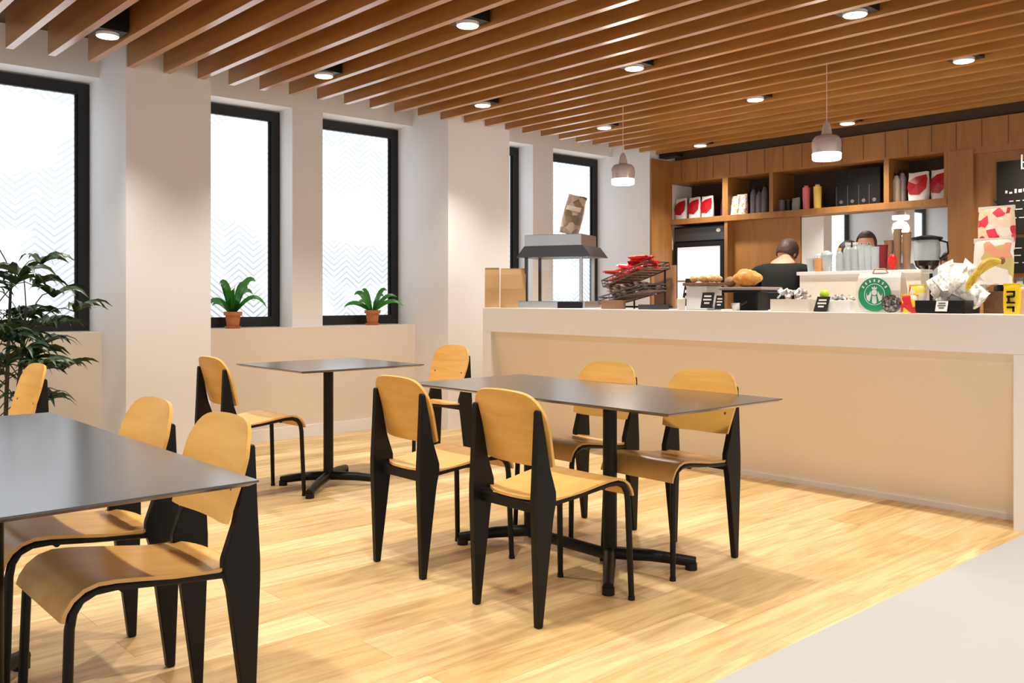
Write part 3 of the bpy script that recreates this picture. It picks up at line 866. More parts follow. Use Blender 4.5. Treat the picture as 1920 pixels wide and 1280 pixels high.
for i, px in enumerate((1582, 1603, 1624, 1644)):
    t = thing('gift_box', ['black upright box with a small emblem, first of four from the left', 'black upright box with a small emblem, second of four from the left', 'black upright box with a small emblem, third of four from the left', 'black upright box with a small emblem, fourth and rightmost of the row'][i], 'box', (XB + .16, ypx(px, XB + .16), SB), 0, 'black boxes on the wide shelf')
    bm = nb(); box(bm, -.05, .05, -.056, .056, 0, .355, .003); obj('carton', bm, M_['blackp'], t)
    bm = nb(); cyl(bm, (-.0525, 0, .05), .018, .003, seg=18, axis='X'); obj('emblem', bm, M_['greyp'], t)
    bm = nb(); box(bm, -.0515, -.05, .044, .054, .01, .20); obj('spine_print', bm, M_['dsteel'], t)
bottle('flask', 'pale cream steel flask with black cap in the right shelf compartment', 'bottle', (XB + .10, ypx(1681, XB + .1), SB), .036, .27, mat('cream_steel', (.62, .55, .44), .4), M_['blackp'])
bottle('flask', 'pale silver steel flask with black cap in the right shelf compartment', 'bottle', (XB + .16, ypx(1692, XB + .16), SB), .036, .30, mat('silver_paint', (.55, .52, .52), .35, .3), M_['blackp'])
pouch('coffee_bag', 0.19, 0.26, 0.09, M_['white'], LEAFP, M_['redbag'], 'coffee bag', 'red and white coffee bag leaning in the right shelf compartment', (XB + .10, ypx(1723, XB + .1), SB), PI, 0, G1)
pouch('coffee_bag', 0.15, 0.27, 0.08, M_['white'], LEAFP, M_['redbag'], 'coffee bag', 'red and white coffee bag at the far right end of the bar shelves', (XB + .14, 3.375 + .085, SB), PI, 0, G1)

# ================================================================== THINGS ON THE COUNTER
def C_(px, X, z=CT):
    return (X, ypx(px, X), z + 0.0005)

# paper bags
def paper_bag(label, loc, w_, d, h, rz):
    t = thing('paper_bag', label, 'paper bag', loc, rz, 'kraft paper bags')
    bm = nb()
    V = []
    lv = [(0, 1, 1), (.5, 1, .9), (.86, 1.0, .55), (1, 1.0, .35)]
    for v, a, c in lv:
        V.append([bm.verts.new((sx * d / 2 * c, sy * w_ / 2 * a, v * h)) for sx, sy in ((-1, -1), (-1, 1), (0, 1 - .12 * v), (1, 1), (1, -1), (0, -1 + .12 * v))])
    for a, b2 in zip(V, V[1:]):
        for i in range(6): bm.faces.new((a[i], a[(i + 1) % 6], b2[(i + 1) % 6], b2[i]))
    bm.faces.new(V[0][::-1])
    ob = obj('bag_body', bm, M_['kraft'], t)
    sm = ob.modifiers.new('t', 'SOLIDIFY'); sm.thickness = 0.003
    bm = nb(); box(bm, -.008, .012, -w_ / 2 * .98, w_ / 2 * .98, h * .97, h * 1.02, .002); obj('folded_rim', bm, M_['kraftd'], t)
paper_bag('kraft paper bag standing at the left end of the counter, front one', (5.055, 5.60, CT + .0005), .21, .09, .32, PI + .75)
paper_bag('kraft paper bag behind and left of the front paper bag', (5.015, 5.825, CT + .0005), .12, .06, .33, PI + .75)

# food warmer
fw = thing('food_warmer', 'steel food warmer with flared dark canopy on the left of the counter', 'food warmer', (5.36, ypx(1054, 5.36), CT), .42)
bm = nb(); box(bm, -.20, .20, -.27, .31, 0.0, .055, .004); obj('base', bm, M_['steel'], fw)
for sy in (.26, -.22):
    for sx in (-.15, .15):
        bm = nb(); box(bm, sx - .010, sx + .010, sy - .012, sy + .012, .055, .42); obj('post', bm, M_['steel' if sy < 0 else 'dsteel'], fw)
bm = nb()
prism(bm, [(-.38 + .05, .415), (.34 - .02, .415), (.25, .505), (-.26, .505)], -.22, .22, 'YZ'); obj('canopy', bm, M_['dsteel'], fw)
bm = nb(); box(bm, -.19, .19, -.235, .26, .505, .60, .004); obj('heater_box', bm, M_['steel'], fw)
bm = nb(); box(bm, .145, .150, -.21, .25, .06, .415); obj('glass', bm, M_['glass'], fw)
bm = nb(); box(bm, -.215, -.198, -.25, -.04, .0, .05, .003); obj('control_panel', bm, M_['blackp'], fw)
wb = pouch('coffee_bag', .17, .32, .09, M_['beanbag'], [(-.38, .60), (-.38, .72), (.38, .72), (.38, .60)], M_['cream'], 'coffee bag', 'brown printed coffee bag leaning on top of the food warmer', (5.30, ypx(1066, 5.30), CT + .602), PI + .35)
wb.rotation_euler = (-.26, 0, PI + .45)

# ---- snack racks
def basket(label, loc, w_, d, h, tiltv, m='brownbox'):
    t = thing('display_basket', label, 'basket', loc, 0, 'tilted snack baskets')
    R = Matrix.Rotation(tiltv, 4, 'X')
    bm = nb()
    for z in (0, h * .5, h):
        for (a, b2) in (((-d / 2, -w_ / 2), (d / 2, -w_ / 2)), ((d / 2, -w_ / 2), (d / 2, w_ / 2)), ((d / 2, w_ / 2), (-d / 2, w_ / 2)), ((-d / 2, w_ / 2), (-d / 2, -w_ / 2))):
            tube(bm, [(a[0], a[1], z), (b2[0], b2[1], z)], .004 if z < h else .006, 6)
    for q in range(9):
        y_ = -w_ / 2 + w_ * q / 8
        for x_ in (-d / 2, d / 2): tube(bm, [(x_, y_, 0), (x_, y_, h)], .003, 5)
        tube(bm, [(-d / 2, y_, 0), (d / 2, y_, 0)], .003, 5)
    for v in bm.verts: v.co = R @ v.co
    obj('wire_frame', bm, M_['dsteel'], t)
    bm = nb(); box(bm, -d / 2 + .004, d / 2 - .004, -w_ / 2 + .004, w_ / 2 - .004, .003, .010)
    for v in bm.verts: v.co = R @ v.co
    obj('liner', bm, M_[m], t)
    return t, R
def snack(bm, c, R, L, w_, h):
    pts = []
    box(bm, -w_ / 2, w_ / 2, -L / 2, L / 2, -h / 2, h / 2, h * .35)
ky = ypx(1196, 5.32)
rk = thing('basket_stand', 'wooden and wire stand carrying two snack baskets', 'display stand', (5.32, ky, CT))
bm = nb(); box(bm, .17, .19, -.22, -.02, 0, .33); obj('back_board', bm, mat('stand_wood', (.36, .19, .10), .6), rk)
bm = nb()
for sy in (-.18, .12): tube(bm, [(.10, sy, 0), (.10, sy, .30)], .007, 8)
tube(bm, [(-.12, -.2, .015), (.16, -.2, .015), (.16, .2, .015), (-.12, .2, .015), (-.12, -.2, .015)], .006, 6)
obj('frame', bm, M_['blackp'], rk)
for q, (yy, zz, wv, hv, mt) in enumerate(((.13, .045, .15, .07, 'brownbox'), (-.05, .035, .16, .05, 'greyp'))):
    pass
def bars(n, y0, z0, tiltv, mts, lab, grp, L=.17, w_=.052, spread=.36, X=5.30, depth=.20, layers=2):
    R = Matrix.Rotation(tiltv, 4, 'X'); rnd = random.Random(n * 3 + 1)
    for i in range(n):
        bm = nb(); hh = .032
        Rz = Matrix.Rotation(rnd.uniform(-.5, .5) + .35, 4, 'Z') @ Matrix.Rotation(rnd.uniform(-.25, .25), 4, 'X') @ Matrix.Rotation(rnd.uniform(-.5, .5), 4, 'Y')
        # flow-wrap bar: puffy centre, flat crimped ends
        prof = [(-L / 2, .95, .10), (-L / 2 + .014, .9, .12), (-L / 2 + .02, .8, .8), (0, 1, 1), (L / 2 - .02, .8, .8), (L / 2 - .014, .9, .12), (L / 2, .95, .10)]
        rings = []
        for yy, a, c in prof:
            rings.append([bm.verts.new((w_ / 2 * a * math.cos(k * PI / 4), yy, hh / 2 * c * math.sin(k * PI / 4))) for k in range(8)])
        for a, b2 in zip(rings, rings[1:]):
            for k in range(8): bm.faces.new((a[k], a[(k + 1) % 8], b2[(k + 1) % 8], b2[k]))
        bm.faces.new(rings[0][::-1]); bm.faces.new(rings[-1])
        off = Vector((rnd.uniform(-depth / 2, depth / 2), -spread / 2 + spread * (i + .5) / n + rnd.uniform(-.02, .02), .032 + .028 * (i % layers)))
        p_ = R @ off
        for v in bm.verts: v.co = Rz @ v.co
        o = obj('snack_bar', bm, M_[mts[i % len(mts)]], None, True, (X + p_.x, y0 + p_.y, z0 + p_.z))
        tag(o, lab, 'snack bar', grp)
basket('upper tilted wire basket heaped with red snack bars', (5.30, ky, CT + .235), .46, .26, .05, -.30)
bars(22, ky, CT + .235, -.30, ['red', 'red', 'redbag', 'red'], 'red wrapped snack bar heaped in the upper basket', 'red snack bars in the upper basket', spread=.40, layers=4, depth=.16)
basket('lower tilted wire basket of brown and silver snack bars', (5.28, ky + .02, CT + .085), .46, .26, .05, -.22)
bars(12, ky + .02, CT + .085, -.22, ['choc'], 'brown and silver wrapped snack bar lying in the lower basket', 'mixed snack bars in the lower basket', spread=.38, layers=3, X=5.28, depth=.16)
bm = nb(); box(bm, -.06, .06, -.07, .07, 0, .065, .003)
tag(obj('snack_carton', bm, M_['brownbox'], None, False, C_(1150, 5.12)), 'small brown carton under the lower basket, at its left', 'box')
bm = nb(); box(bm, -.05, .05, -.10, .10, 0, .035, .003)
tag(obj('snack_tray', bm, M_['dsteel'], None, False, C_(1225, 5.10)), 'low grey tray under the lower basket, at its right', 'tray')

def card(label, px, y0_, y1_, X, m='chalk', tilt=.25, wpx=None, name='price_card', group='small price cards on the counter'):
    a, b2 = at(px - wpx / 2, y1_, X), at(px + wpx / 2, y0_, X)
    w_ = abs(a.y - b2.y); h = b2.z - a.z
    t = thing(name, label, 'price card', (X, (a.y + b2.y) / 2, max(CT + .0005, a.z)), 0, group)
    R = Matrix.Rotation(tilt, 4, 'Y')
    bm = nb(); box(bm, 0, .004, -w_ / 2, w_ / 2, 0, h)
    for v in bm.verts: v.co = R @ v.co
    obj('card', bm, M_[m], t)
    bm = nb()
    for k, zz in enumerate((.70, .48, .26)):
        ww = w_ * (.30, .34, .22)[k]
        box(bm, -.002, 0, -ww, ww, h * zz, h * (zz + .10))
    for v in bm.verts: v.co = R @ v.co
    obj('writing', bm, M_['chalkw' if m != 'white' else 'greyp'], t)
    bm = nb(); box(bm, .004, .05, -w_ / 4, w_ / 4, 0, .006); obj('foot', bm, M_['blackp'], t)
    return t
card('black price card beside the pastry board, standing tallest at its left', 1286, 520, 573, 5.22, wpx=17)
card('black price card leaning before the white pedestal', 1324, 547, 577, 5.02, wpx=22)
card('black price card between the white pedestal and the black cake stand', 1347, 553, 579, 5.00, wpx=15)

# white pedestal with board and pastries
bm = nb(); box(bm, -.09, .09, -.085, .085, 0, .165, .006)
tag(obj('pedestal', bm, M_['white'], None, False, C_(1320, 5.22)), 'white block pedestal carrying the pastry board', 'stand')
tb = thing('serving_board', 'dark wooden board with pale pastries on the white pedestal', 'board', (5.22, ypx(1325, 5.22), CT + .1665))
bm = nb(); box(bm, -.11, .11, -.125, .125, 0, .022, .006); obj('plank', bm, M_['board'], tb)
def pastry(label, loc, L, r, m, rz, curve=.6, group=None, name='pastry', cat='pastry'):
    bm = nb(); pts = []; rs = []
    for i in range(13):
        u = -1 + i / 6; a = u * curve
        pts.append((math.sin(a) * L / 2 / math.sin(curve), (1 - math.cos(a)) * L * .5, r * .9)); rs.append(r * (1 - .72 * abs(u) ** 1.7) * (1 + .08 * (i % 2)))
    tube(bm, pts, rs, 12)
    zmin = min(v.co.z for v in bm.verts)
    for v in bm.verts: v.co.z -= zmin
    o = obj(name, bm, m, None, True, loc); o.rotation_euler = (0, 0, rz)
    return tag(o, label, cat, group)
for i, (dx, dy) in enumerate(((-.05, .07), (-.05, -.01), (-.05, -.08), (.05, .03), (.05, -.05))):
    pastry('pale golden pastry on the wooden board over the white pedestal', (5.22 + dx, ypx(1325, 5.22) + dy, CT + .189), .075, .026, M_['danish'], 1.2 + i, .5, 'pale pastries on the board')
# black cake stand
ks = thing('cake_stand', 'black footed stand with a stone top holding croissants', 'cake stand', (5.24, ypx(1407, 5.24), CT))
bm = nb(); box(bm, -.07, .07, -.10, .09, 0, .135, .01); obj('foot', bm, M_['blackp'], ks)
bm = nb(); box(bm, -.13, .13, -.165, .165, .135, .155, .008); obj('plate', bm, M_['slate'], ks)
bm = nb(); box(bm, -.115, .115, -.15, .15, .118, .135, .004); obj('plate_rim', bm, M_['blackp'], ks)
ys = ypx(1407, 5.24)
pastry('plump orange croissant at the front of the stone plate', (5.18, ys - .02, CT + .156), .19, .056, M_['croiss'], PI / 2 + .3, .55, 'croissants', 'croissant', 'croissant')
pastry('golden croissant behind and left of the front one on the stone plate', (5.28, ys + .07, CT + .156), .17, .060, M_['croiss'], PI / 2 - .4, .55, 'croissants', 'croissant', 'croissant')
pastry('dark brown bun at the left of the stone plate', (5.20, ys + .13, CT + .156), .09, .035, M_['brownbox'], 1.0, .4, None, 'bun', 'bun')
# steel tongs / scoop under stand
t = thing('scoop', 'shiny steel scoop resting before the black cake stand', 'scoop', C_(1380, 5.06))
bm = nb(); lathe(bm, [(0, 0), (.022, 0), (.034, .05), (.030, .05), (.020, .006), (0, .006)]); obj('bowl', bm, M_['steel'], t, True)
bm = nb(); tube(bm, [(.0, -.02, .03), (.02, -.07, .06)], .006, 8); obj('handle', bm, M_['blackp'], t, True)
bm = nb(); lathe(bm, [(0, 0), (.028, 0), (.03, .075), (.02, .085), (0, .085)])
tag(obj('cream_canister', bm, M_['cream'], None, True, C_(1277, 5.10)), 'small cream canister left of the white pedestal', 'canister')

# low carton of sachets
bx_ = thing('open_box', 'low cream box filled with white sachets, in front of the black shirted person', 'box', C_(1492, 5.12))
bm = nb()
box(bm, -.09, -.085, -.125, .125, 0, .075); box(bm, .085, .09, -.125, .125, 0, .075); box(bm, -.085, .085, -.125, -.12, 0, .075); box(bm, -.085, .085, .12, .125, 0, .075); box(bm, -.085, .085, -.12, .12, 0, .008)
obj('tray', bm, M_['cream'], bx_)
rnd = random.Random(11)
yb = ypx(1492, 5.12)
for i in range(18):
    bm = nb(); box(bm, -.024, .024, -.019, .019, -.006, .006, .004)
    R = Matrix.Rotation(rnd.uniform(-1, 1), 4, 'X') @ Matrix.Rotation(rnd.uniform(-.8, .8), 4, 'Y') @ Matrix.Rotation(rnd.uniform(0, 3), 4, 'Z')
    for v in bm.verts: v.co = R @ v.co
    o = obj('sachet', bm, M_['sachet'], None, True, (5.12 + rnd.uniform(-.055, .055), yb - .095 + .19 * i / 17, CT + .070 + .026 * (i % 3)))
    tag(o, 'white printed sachet heaped in the low cream box', 'sachet', 'sachets in the cream box')
card('tall grey and black card leaning with a lime resting above it', 1537, 552, 583, 5.02, 'chalk', .5, wpx=24)
bm = nb(); ball(bm, (0, 0, 0), (.03, .028, .028)); tag(obj('lime', bm, M_['lime'], None, True, (5.10, ypx(1546, 5.10), CT + .105)), 'bright green lime above the leaning black card', 'lime')
bm = nb(); box(bm, -.05, .05, -.05, .05, 0, .076, .004); tag(obj('small_box', bm, M_['cream'], None, False, (5.12, ypx(1547, 5.12), CT + .0005)), 'small plain box under the lime, behind the black card', 'box')
bm = nb(); box(bm, -.06, .06, -.075, .075, 0, .068, .004); tag(obj('white_carton', bm, M_['white'], None, False, C_(1580, 5.12)), 'plain white carton right of the leaning black card', 'box')
for i, (dx, dy) in enumerate(((0, .04), (0, 0), (.02, -.045), (-.02, -.02))):
    bm = nb(); box(bm, -.024, .024, -.02, .02, -.006, .006, .004)
    R = Matrix.Rotation(.5 * i - .6, 4, 'X') @ Matrix.Rotation(.4, 4, 'Y')
    for v in bm.verts: v.co = R @ v.co
    tag(obj('sachet', bm, M_['sachet'], None, True, (5.12 + dx, ypx(1580, 5.12) + dy, CT + .085)), 'white sachet lying on the plain white carton', 'sachet', 'sachets on the white carton')

# ledge behind the counter with cups and bottles
XL = 5.60
lg = thing('raised_ledge', 'beige raised ledge at the back of the counter carrying clear cups', 'ledge', (XL, ypx(1600, XL), CT))
y1l, y0l = ypx(1508, XL), ypx(1735, XL); yc = ypx(1600, XL)
bm = nb(); box(bm, -.06, .06, y0l - yc, y1l - yc, 0, .235, .003); obj('riser', bm, M_['cream'], lg)
bm = nb(); box(bm, -.085, .085, y0l - yc - .01, y1l - yc + .01, .235, .258, .004); obj('top', bm, M_['counter'], lg)
LZ = CT + .2585
def cup(label, px, X, r, h, m, lid=None, group=None, z=LZ):
    t = thing('cup', label, 'cup', (X, ypx(px, X), z), 0, group)
    bm = nb(); lathe(bm, [(0, 0), (r * .7, 0), (r, h), (r * 1.05, h), (r * 1.05, h - .006), (r * .94, h - .006), (r * .66, .006), (0, .006)], seg=22); obj('vessel', bm, m, t, True)
    if lid:
        bm = nb(); lathe(bm, [(0, h + .03), (r * .3, h + .03), (r * .85, h + .018), (r * 1.05, h), (0, h)], seg=22); obj('lid', bm, lid, t, True)
    return t
cup('pale clear plastic cup, leftmost on the raised ledge', 1522, XL, .036, .09, M_['frost'], None, 'clear cups on the ledge')
cup('clear cup with orange filling on the raised ledge', 1535, XL - .02, .032, .09, mat('orange_drink', (.75, .36, .14), .3), M_['frost'], 'clear cups on the ledge')
cup('clear domed cup right of the orange one on the raised ledge', 1550, XL, .036, .11, M_['frost'], M_['frost'], 'clear cups on the ledge')
bottle('syrup_bottle', 'small bottle with pale yellow cap and yellow label on the ledge', 'bottle', (XL - .03, ypx(1574, XL - .03), LZ), .022, .15, M_['frost'], M_['yellow'])
for i, (px, lab) in enumerate(((1590, 'clear water bottle, left of the group before the mirror'), (1604, 'clear water bottle, second of the group before the mirror'))):
    bottle('water_bottle', lab, 'bottle', (XL + .02, ypx(px, XL + .02), LZ), .030, .185, M_['frost'], M_['white'], None, 'clear bottles on the ledge')
for i, px in enumerate((1618, 1630, 1642)):
    t = cup(('tall stack of clear cups, left stack', 'tall stack of clear cups, middle stack', 'tall stack of clear cups, right stack')[i] + ' on the raised ledge', px, XL - .01 * i, .032, .17 - .01 * i, M_['frost'], None, 'stacks of clear cups')
# red and brown goods behind
X2 = 5.68
cup('tall dark red cup behind the logo bag', 1655, XL, .034, .16, M_['shirtr'], None)
cup('brown paper cup stack, leftmost of three tall stacks', 1667, XL + .03, .03, .19, M_['brownbox'], None, 'brown cup stacks')
cup('brown paper cup stack, tallest and in the middle', 1683, XL + .03, .026, .26, M_['brownbox'], None, 'brown cup stacks')
cup('brown paper cup stack beside the coffee machine', 1700, XL + .03, .028, .235, M_['brownbox'], None, 'brown cup stacks')
bm = nb(); ball(bm, (0, 0, 0.05), (.02, .03, .05)); tag(obj('red_jar', bm, M_['red'], None, True, (XL - .05, ypx(1673, XL - .05), LZ)), 'small glossy red jar in front of the brown cups', 'jar')
# coffee dripper / pot
kp = thing('coffee_maker', 'glass coffee maker with black rim and dark coffee near the mirror', 'coffee maker', (5.95, ypx(1738, 5.95), CT))
kp.scale = (.68, .68, .88)
bm = nb(); lathe(bm, [(0, .30), (.05, .295), (.10, .33), (.112, .37), (.0, .37)], seg=26); obj('coffee', bm, mat('coffee', (.02, .006, .01), .15), kp, True)
bm = nb(); lathe(bm, [(.113, .37), (.118, .44), (.112, .52), (.108, .52), (.112, .44), (.109, .371)], seg=26); obj('glass_bowl', bm, M_['frost'], kp, True)
bm = nb(); lathe(bm, [(0, .52), (.135, .52), (.14, .54), (.05, .556), (0, .556)], seg=26); obj('lid', bm, M_['blackp'], kp, True)
bm = nb(); lathe(bm, [(0, 0), (.09, 0), (.09, .02), (.05, .05), (.05, .29), (.06, .30), (0, .30)]); obj('base', bm, M_['blackp'], kp, True)
bm = nb(); tube(bm, [(0, -.11, .52), (0, -.19, .50), (0, -.20, .42), (0, -.12, .38)], .009, 8); obj('handle', bm, M_['blackp'], kp, True)
# workstation that carries the coffee maker
ws = thing('bar_cabinet', 'low cabinet behind the counter under the coffee maker', 'cabinet', (6.0, ypx(1738, 5.95), 0))
bm = nb(); box(bm, -.25, .25, -.4, .4, 0, CT - .03, .004); obj('body', bm, M_['counter'], ws)
bm = nb(); box(bm, -.26, .26, -.41, .41, CT - .03, CT - .001, .003); obj('top', bm, M_['steel'], ws)

# logo tote bag
def disc(bm, r0, r1, x, cy_, cz, a0=0, a1=2 * PI, n=40, th=.002):
    V = []
    for i in range(n + 1):
        a = a0 + (a1 - a0) * i / n
        V.append([bm.verts.new((xx, cy_ + r * math.cos(a), cz + r * math.sin(a))) for xx in (x, x - th) for r in (r0, r1)])
    for p_, q in zip(V, V[1:]):
        bm.faces.new((p_[0], p_[1], q[1], q[0])); bm.faces.new((p_[2], q[2], q[3], p_[3]))
        bm.faces.new((p_[1], p_[3], q[3], q[1])); bm.faces.new((p_[0], q[0], q[2], p_[2]))
XT = 5.12
a, b2 = at(1612, 583, XT), at(1695, 505, XT)
tw = abs(a.y - b2.y); thh = b2.z - CT
tt = thing('tote_bag', 'cream paper bag with a round green logo standing on the counter', 'bag', (XT, (a.y + b2.y) / 2, CT + .0005))
bm = nb()
lv = [(0, 1, 1), (.55, 1, .9), (.88, .96, .6), (1, .93, .25)]
V = []
for v, aa, c in lv:
    V.append([bm.verts.new((sx * .05 * c, sy * tw / 2 * aa, v * thh * .93)) for sx, sy in ((-1, -1), (-1, 1), (1, 1), (1, -1))])
for p_, q in zip(V, V[1:]):
    for i in range(4): bm.faces.new((p_[i], p_[(i + 1) % 4], q[(i + 1) % 4], q[i]))
bm.faces.new(V[0][::-1]); bm.faces.new(V[-1])
obj('bag_body', bm, M_['paperbag'] if 'paperbag' in M_ else mat('cream_paper', (.80, .75, .68), .7, bump=.3), tt)
bm = nb(); tube(bm, [(-.01, .05, thh * .90), (-.02, .03, thh * 1.02), (-.02, -.03, thh * 1.02), (-.01, -.05, thh * .90)], .004, 6); obj('handle', bm, M_['kraft'], tt, True)
bm = nb()
R0 = .098
disc(bm, R0 * .64, R0, -.0535, .015, thh * .42)
obj('logo_ring', bm, M_['green'], tt)
bm = nb()
disc(bm, R0 * .60, R0 * .635, -.0535, .015, thh * .42)
# ring lettering blocks
for k in range(7):
    am = PI * (.18 + .64 * k / 6)
    disc(bm, R0 * .74, R0 * .90, -.0556, .015, thh * .42, am - .055, am + .055, 3, .001)
obj('logo_lettering', bm, M_['white'], tt)
bm = nb()
disc(bm, 0.001, R0 * .60, -.0535, .015, thh * .42)
obj('logo_centre', bm, M_['green'], tt)
bm = nb()
cy_, cz = .015, thh * .42
def wv(poly):
    A = [bm.verts.new((-.0562, cy_ + y_ * R0, cz + z_ * R0)) for y_, z_ in poly]
    B = [bm.verts.new((-.0575, cy_ + y_ * R0, cz + z_ * R0)) for y_, z_ in poly]
    n = len(poly); bm.faces.new(A[::-1]); bm.faces.new(B)
    for i in range(n): bm.faces.new((A[i], A[(i + 1) % n], B[(i + 1) % n], B[i]))
disc(bm, 0.0005, R0 * .17, -.0565, cy_, cz + .12 * R0)
wv([(-.14, .30), (-.16, .46), (-.06, .38), (0, .50), (.06, .38), (.16, .46), (.14, .30)])
for s in (-1, 1):
    wv([(s * .24, .20), (s * .30, .02), (s * .42, -.10), (s * .50, .10), (s * .46, -.30), (s * .30, -.42), (s * .22, -.18), (s * .18, .0)])
wv([(-.12, -.08), (-.14, -.50), (0, -.56), (.14, -.50), (.12, -.08)])
obj('logo_figure', bm, M_['white'], tt)
# dark round pack leaning before it
rp = thing('round_pack', 'dark round patterned tin leaning before the green logo bag', 'tin', (5.03, ypx(1671, 5.03), CT + .052))
bm = nb(); cyl(bm, (-.010, 0, 0), .051, .022, seg=32, axis='X'); obj('tin', bm, blotch('tin_print', [(.03, .03, .03), (.20, .19, .17), (.05, .05, .045), (.4, .38, .35)], 60), rp, True)
bm = nb(); disc(bm, .047, .0515, -.0105, 0, 0, th=.002); obj('rim', bm, M_['greyp'], rp)
# yellow/red snack packs
for i, (px, hh, X, lab) in enumerate(((1706, .10, 5.03, 'red and yellow snack pack in front, beside the round tin'), (1720, .155, 5.09, 'yellow and red snack pack behind, right of the logo bag'))):
    pouch('snack_pack', .105, hh, .05, M_['snackr'], None, None, 'snack pack', lab, C_(px, X), PI - .2, 0, 'yellow and red snack packs', M_['yel'])
# black tray heaped with white snack bags
XTR = 5.16
ty = ypx(1784, XTR)
tr = thing('black_tray', 'black tray heaped with white snack bags at the right of the counter', 'tray', (XTR, ty, CT))
hw = abs(ypx(1738, XTR) - ypx(1830, XTR)) / 2
bm = nb()
box(bm, -.15, .15, -hw, hw, 0.0005, .012); box(bm, -.155, -.145, -hw, hw, .012, .07); box(bm, .145, .155, -hw, hw, .012, .07); box(bm, -.145, .145, -hw, -hw + .01, .012, .07); box(bm, -.145, .145, hw - .01, hw, .012, .07)
obj('tray', bm, M_['blackp'], tr)
rnd = random.Random(21)
k = 0
for lay, (z_, cnt) in enumerate(((.05, 5), (.10, 5), (.145, 5), (.19, 4))):
    for q in range(cnt):
        bm = nb(); W_, H_, D_ = .13, .15, .06
        NU, NV = 8, 6; gt = []; gb = []
        for i in range(NV + 1):
            r1 = []; r2 = []
            for j in range(NU + 1):
                u, v = -1 + 2 * j / NU, -1 + 2 * i / NV
                puff = D_ / 2 * max(0, (1 - u ** 4)) * max(0, (1 - v ** 2)) ** .6 + .0006
                puff *= 1 + .15 * math.sin(9 * u + k) * math.cos(7 * v + k)
                r1.append(bm.verts.new((puff, u * W_ / 2, v * H_ / 2))); r2.append(bm.verts.new((-puff, u * W_ / 2, v * H_ / 2)))
            gt.append(r1); gb.append(r2)
        for i in range(NV):
            for j in range(NU):
                bm.faces.new((gt[i][j], gt[i][j + 1], gt[i + 1][j + 1], gt[i + 1][j])); bm.faces.new((gb[i][j], gb[i + 1][j], gb[i + 1][j + 1], gb[i][j + 1]))
            for j in (0, NU): bm.faces.new((gt[i][j], gt[i + 1][j], gb[i + 1][j], gb[i][j]))
        for j in range(NU):
            for i in (0, NV): bm.faces.new((gt[i][j], gt[i][j + 1], gb[i][j + 1], gb[i][j]))
        R = Matrix.Rotation(rnd.uniform(-.8, .8), 4, 'Z') @ Matrix.Rotation(rnd.uniform(-.7, .7) + .5, 4, 'Y') @ Matrix.Rotation(rnd.uniform(-1.0, 1.0), 4, 'X')
        for v in bm.verts: v.co = R @ v.co
        sp_ = hw * (.72 - .05 * lay)
        o = obj('snack_bag', bm, M_['snackw'], None, True, (XTR + .02 + rnd.uniform(-.06, .06), ty - .035 + sp_ * (-1 + 2 * (q + .5) / cnt) + .01 * lay, CT + z_ + .02))
        tag(o, 'white printed snack bag piled in the black tray', 'snack bag', 'white snack bags heaped in the black tray'); k += 1
card('white price card tilted on the front of the black tray', 1764, 562, 583, 4.985, 'white', .35, wpx=22)
# stand with bananas and hanging bags
XS = 5.30
bs = thing('banana_stand', 'wooden stand with dark side holding bananas and hanging fruit bags', 'display stand', (XS, ypx(1858, XS), CT))
bm = nb(); box(bm, -.10, -.06, .015, .075, 0, .13, .003); obj('front_block', bm, M_['ply'], bs)
bm = nb(); box(bm, -.06, .10, -.10, .09, 0, .12, .004); obj('box', bm, M_['board'], bs)
bm = nb(); tube(bm, [(.08, -.01, .12), (.08, -.01, .60), (.02, -.01, .62)], .007, 8); obj('post', bm, M_['blackp'], bs, True)
pouch('fruit_bag', .20, .24, .05, M_['berry'], None, None, 'bag', 'red and pink berry print bag hanging highest on the stand', (XS + .02, ypx(1866, XS), CT + .345), PI - .1, 0, 'hanging fruit bags', M_['cream'])
pouch('fruit_bag', .20, .25, .06, M_['fruitp'], None, None, 'bag', 'white fruit print bag hanging below the red one', (XS - .07, ypx(1863, XS - .07), CT + .155), PI + .1, 0, 'hanging fruit bags', M_['cream'])
bn = thing('banana_bunch', 'bunch of ripe yellow bananas on the wooden stand', 'bananas', (XS - .19, ypx(1852, XS - .19), CT + .14))
for i in range(7):
    pts = []; rs = []
    f = i / 6 - .5
    for q in range(12):
        u = q / 11; a_ = u * 1.45
        pts.append((-.02 - .06 * math.sin(a_) - .02 * abs(f), -.075 + .16 * math.sin(a_) * (.75 + .35 * f) , .135 - .13 * (1 - math.cos(a_)) - f * .075 * math.sin(a_)))
        rs.append(.0185 * (math.sin(PI * (0.10 + .82 * u)) ** .5))
    bm = nb(); tube(bm, pts, rs, 9); obj('banana', bm, M_['banana'], bn, True)
bm = nb(); ball(bm, (-.02, -.078, .14), (.014, .016, .02)); obj('stalk', bm, M_['board'], bn, True)
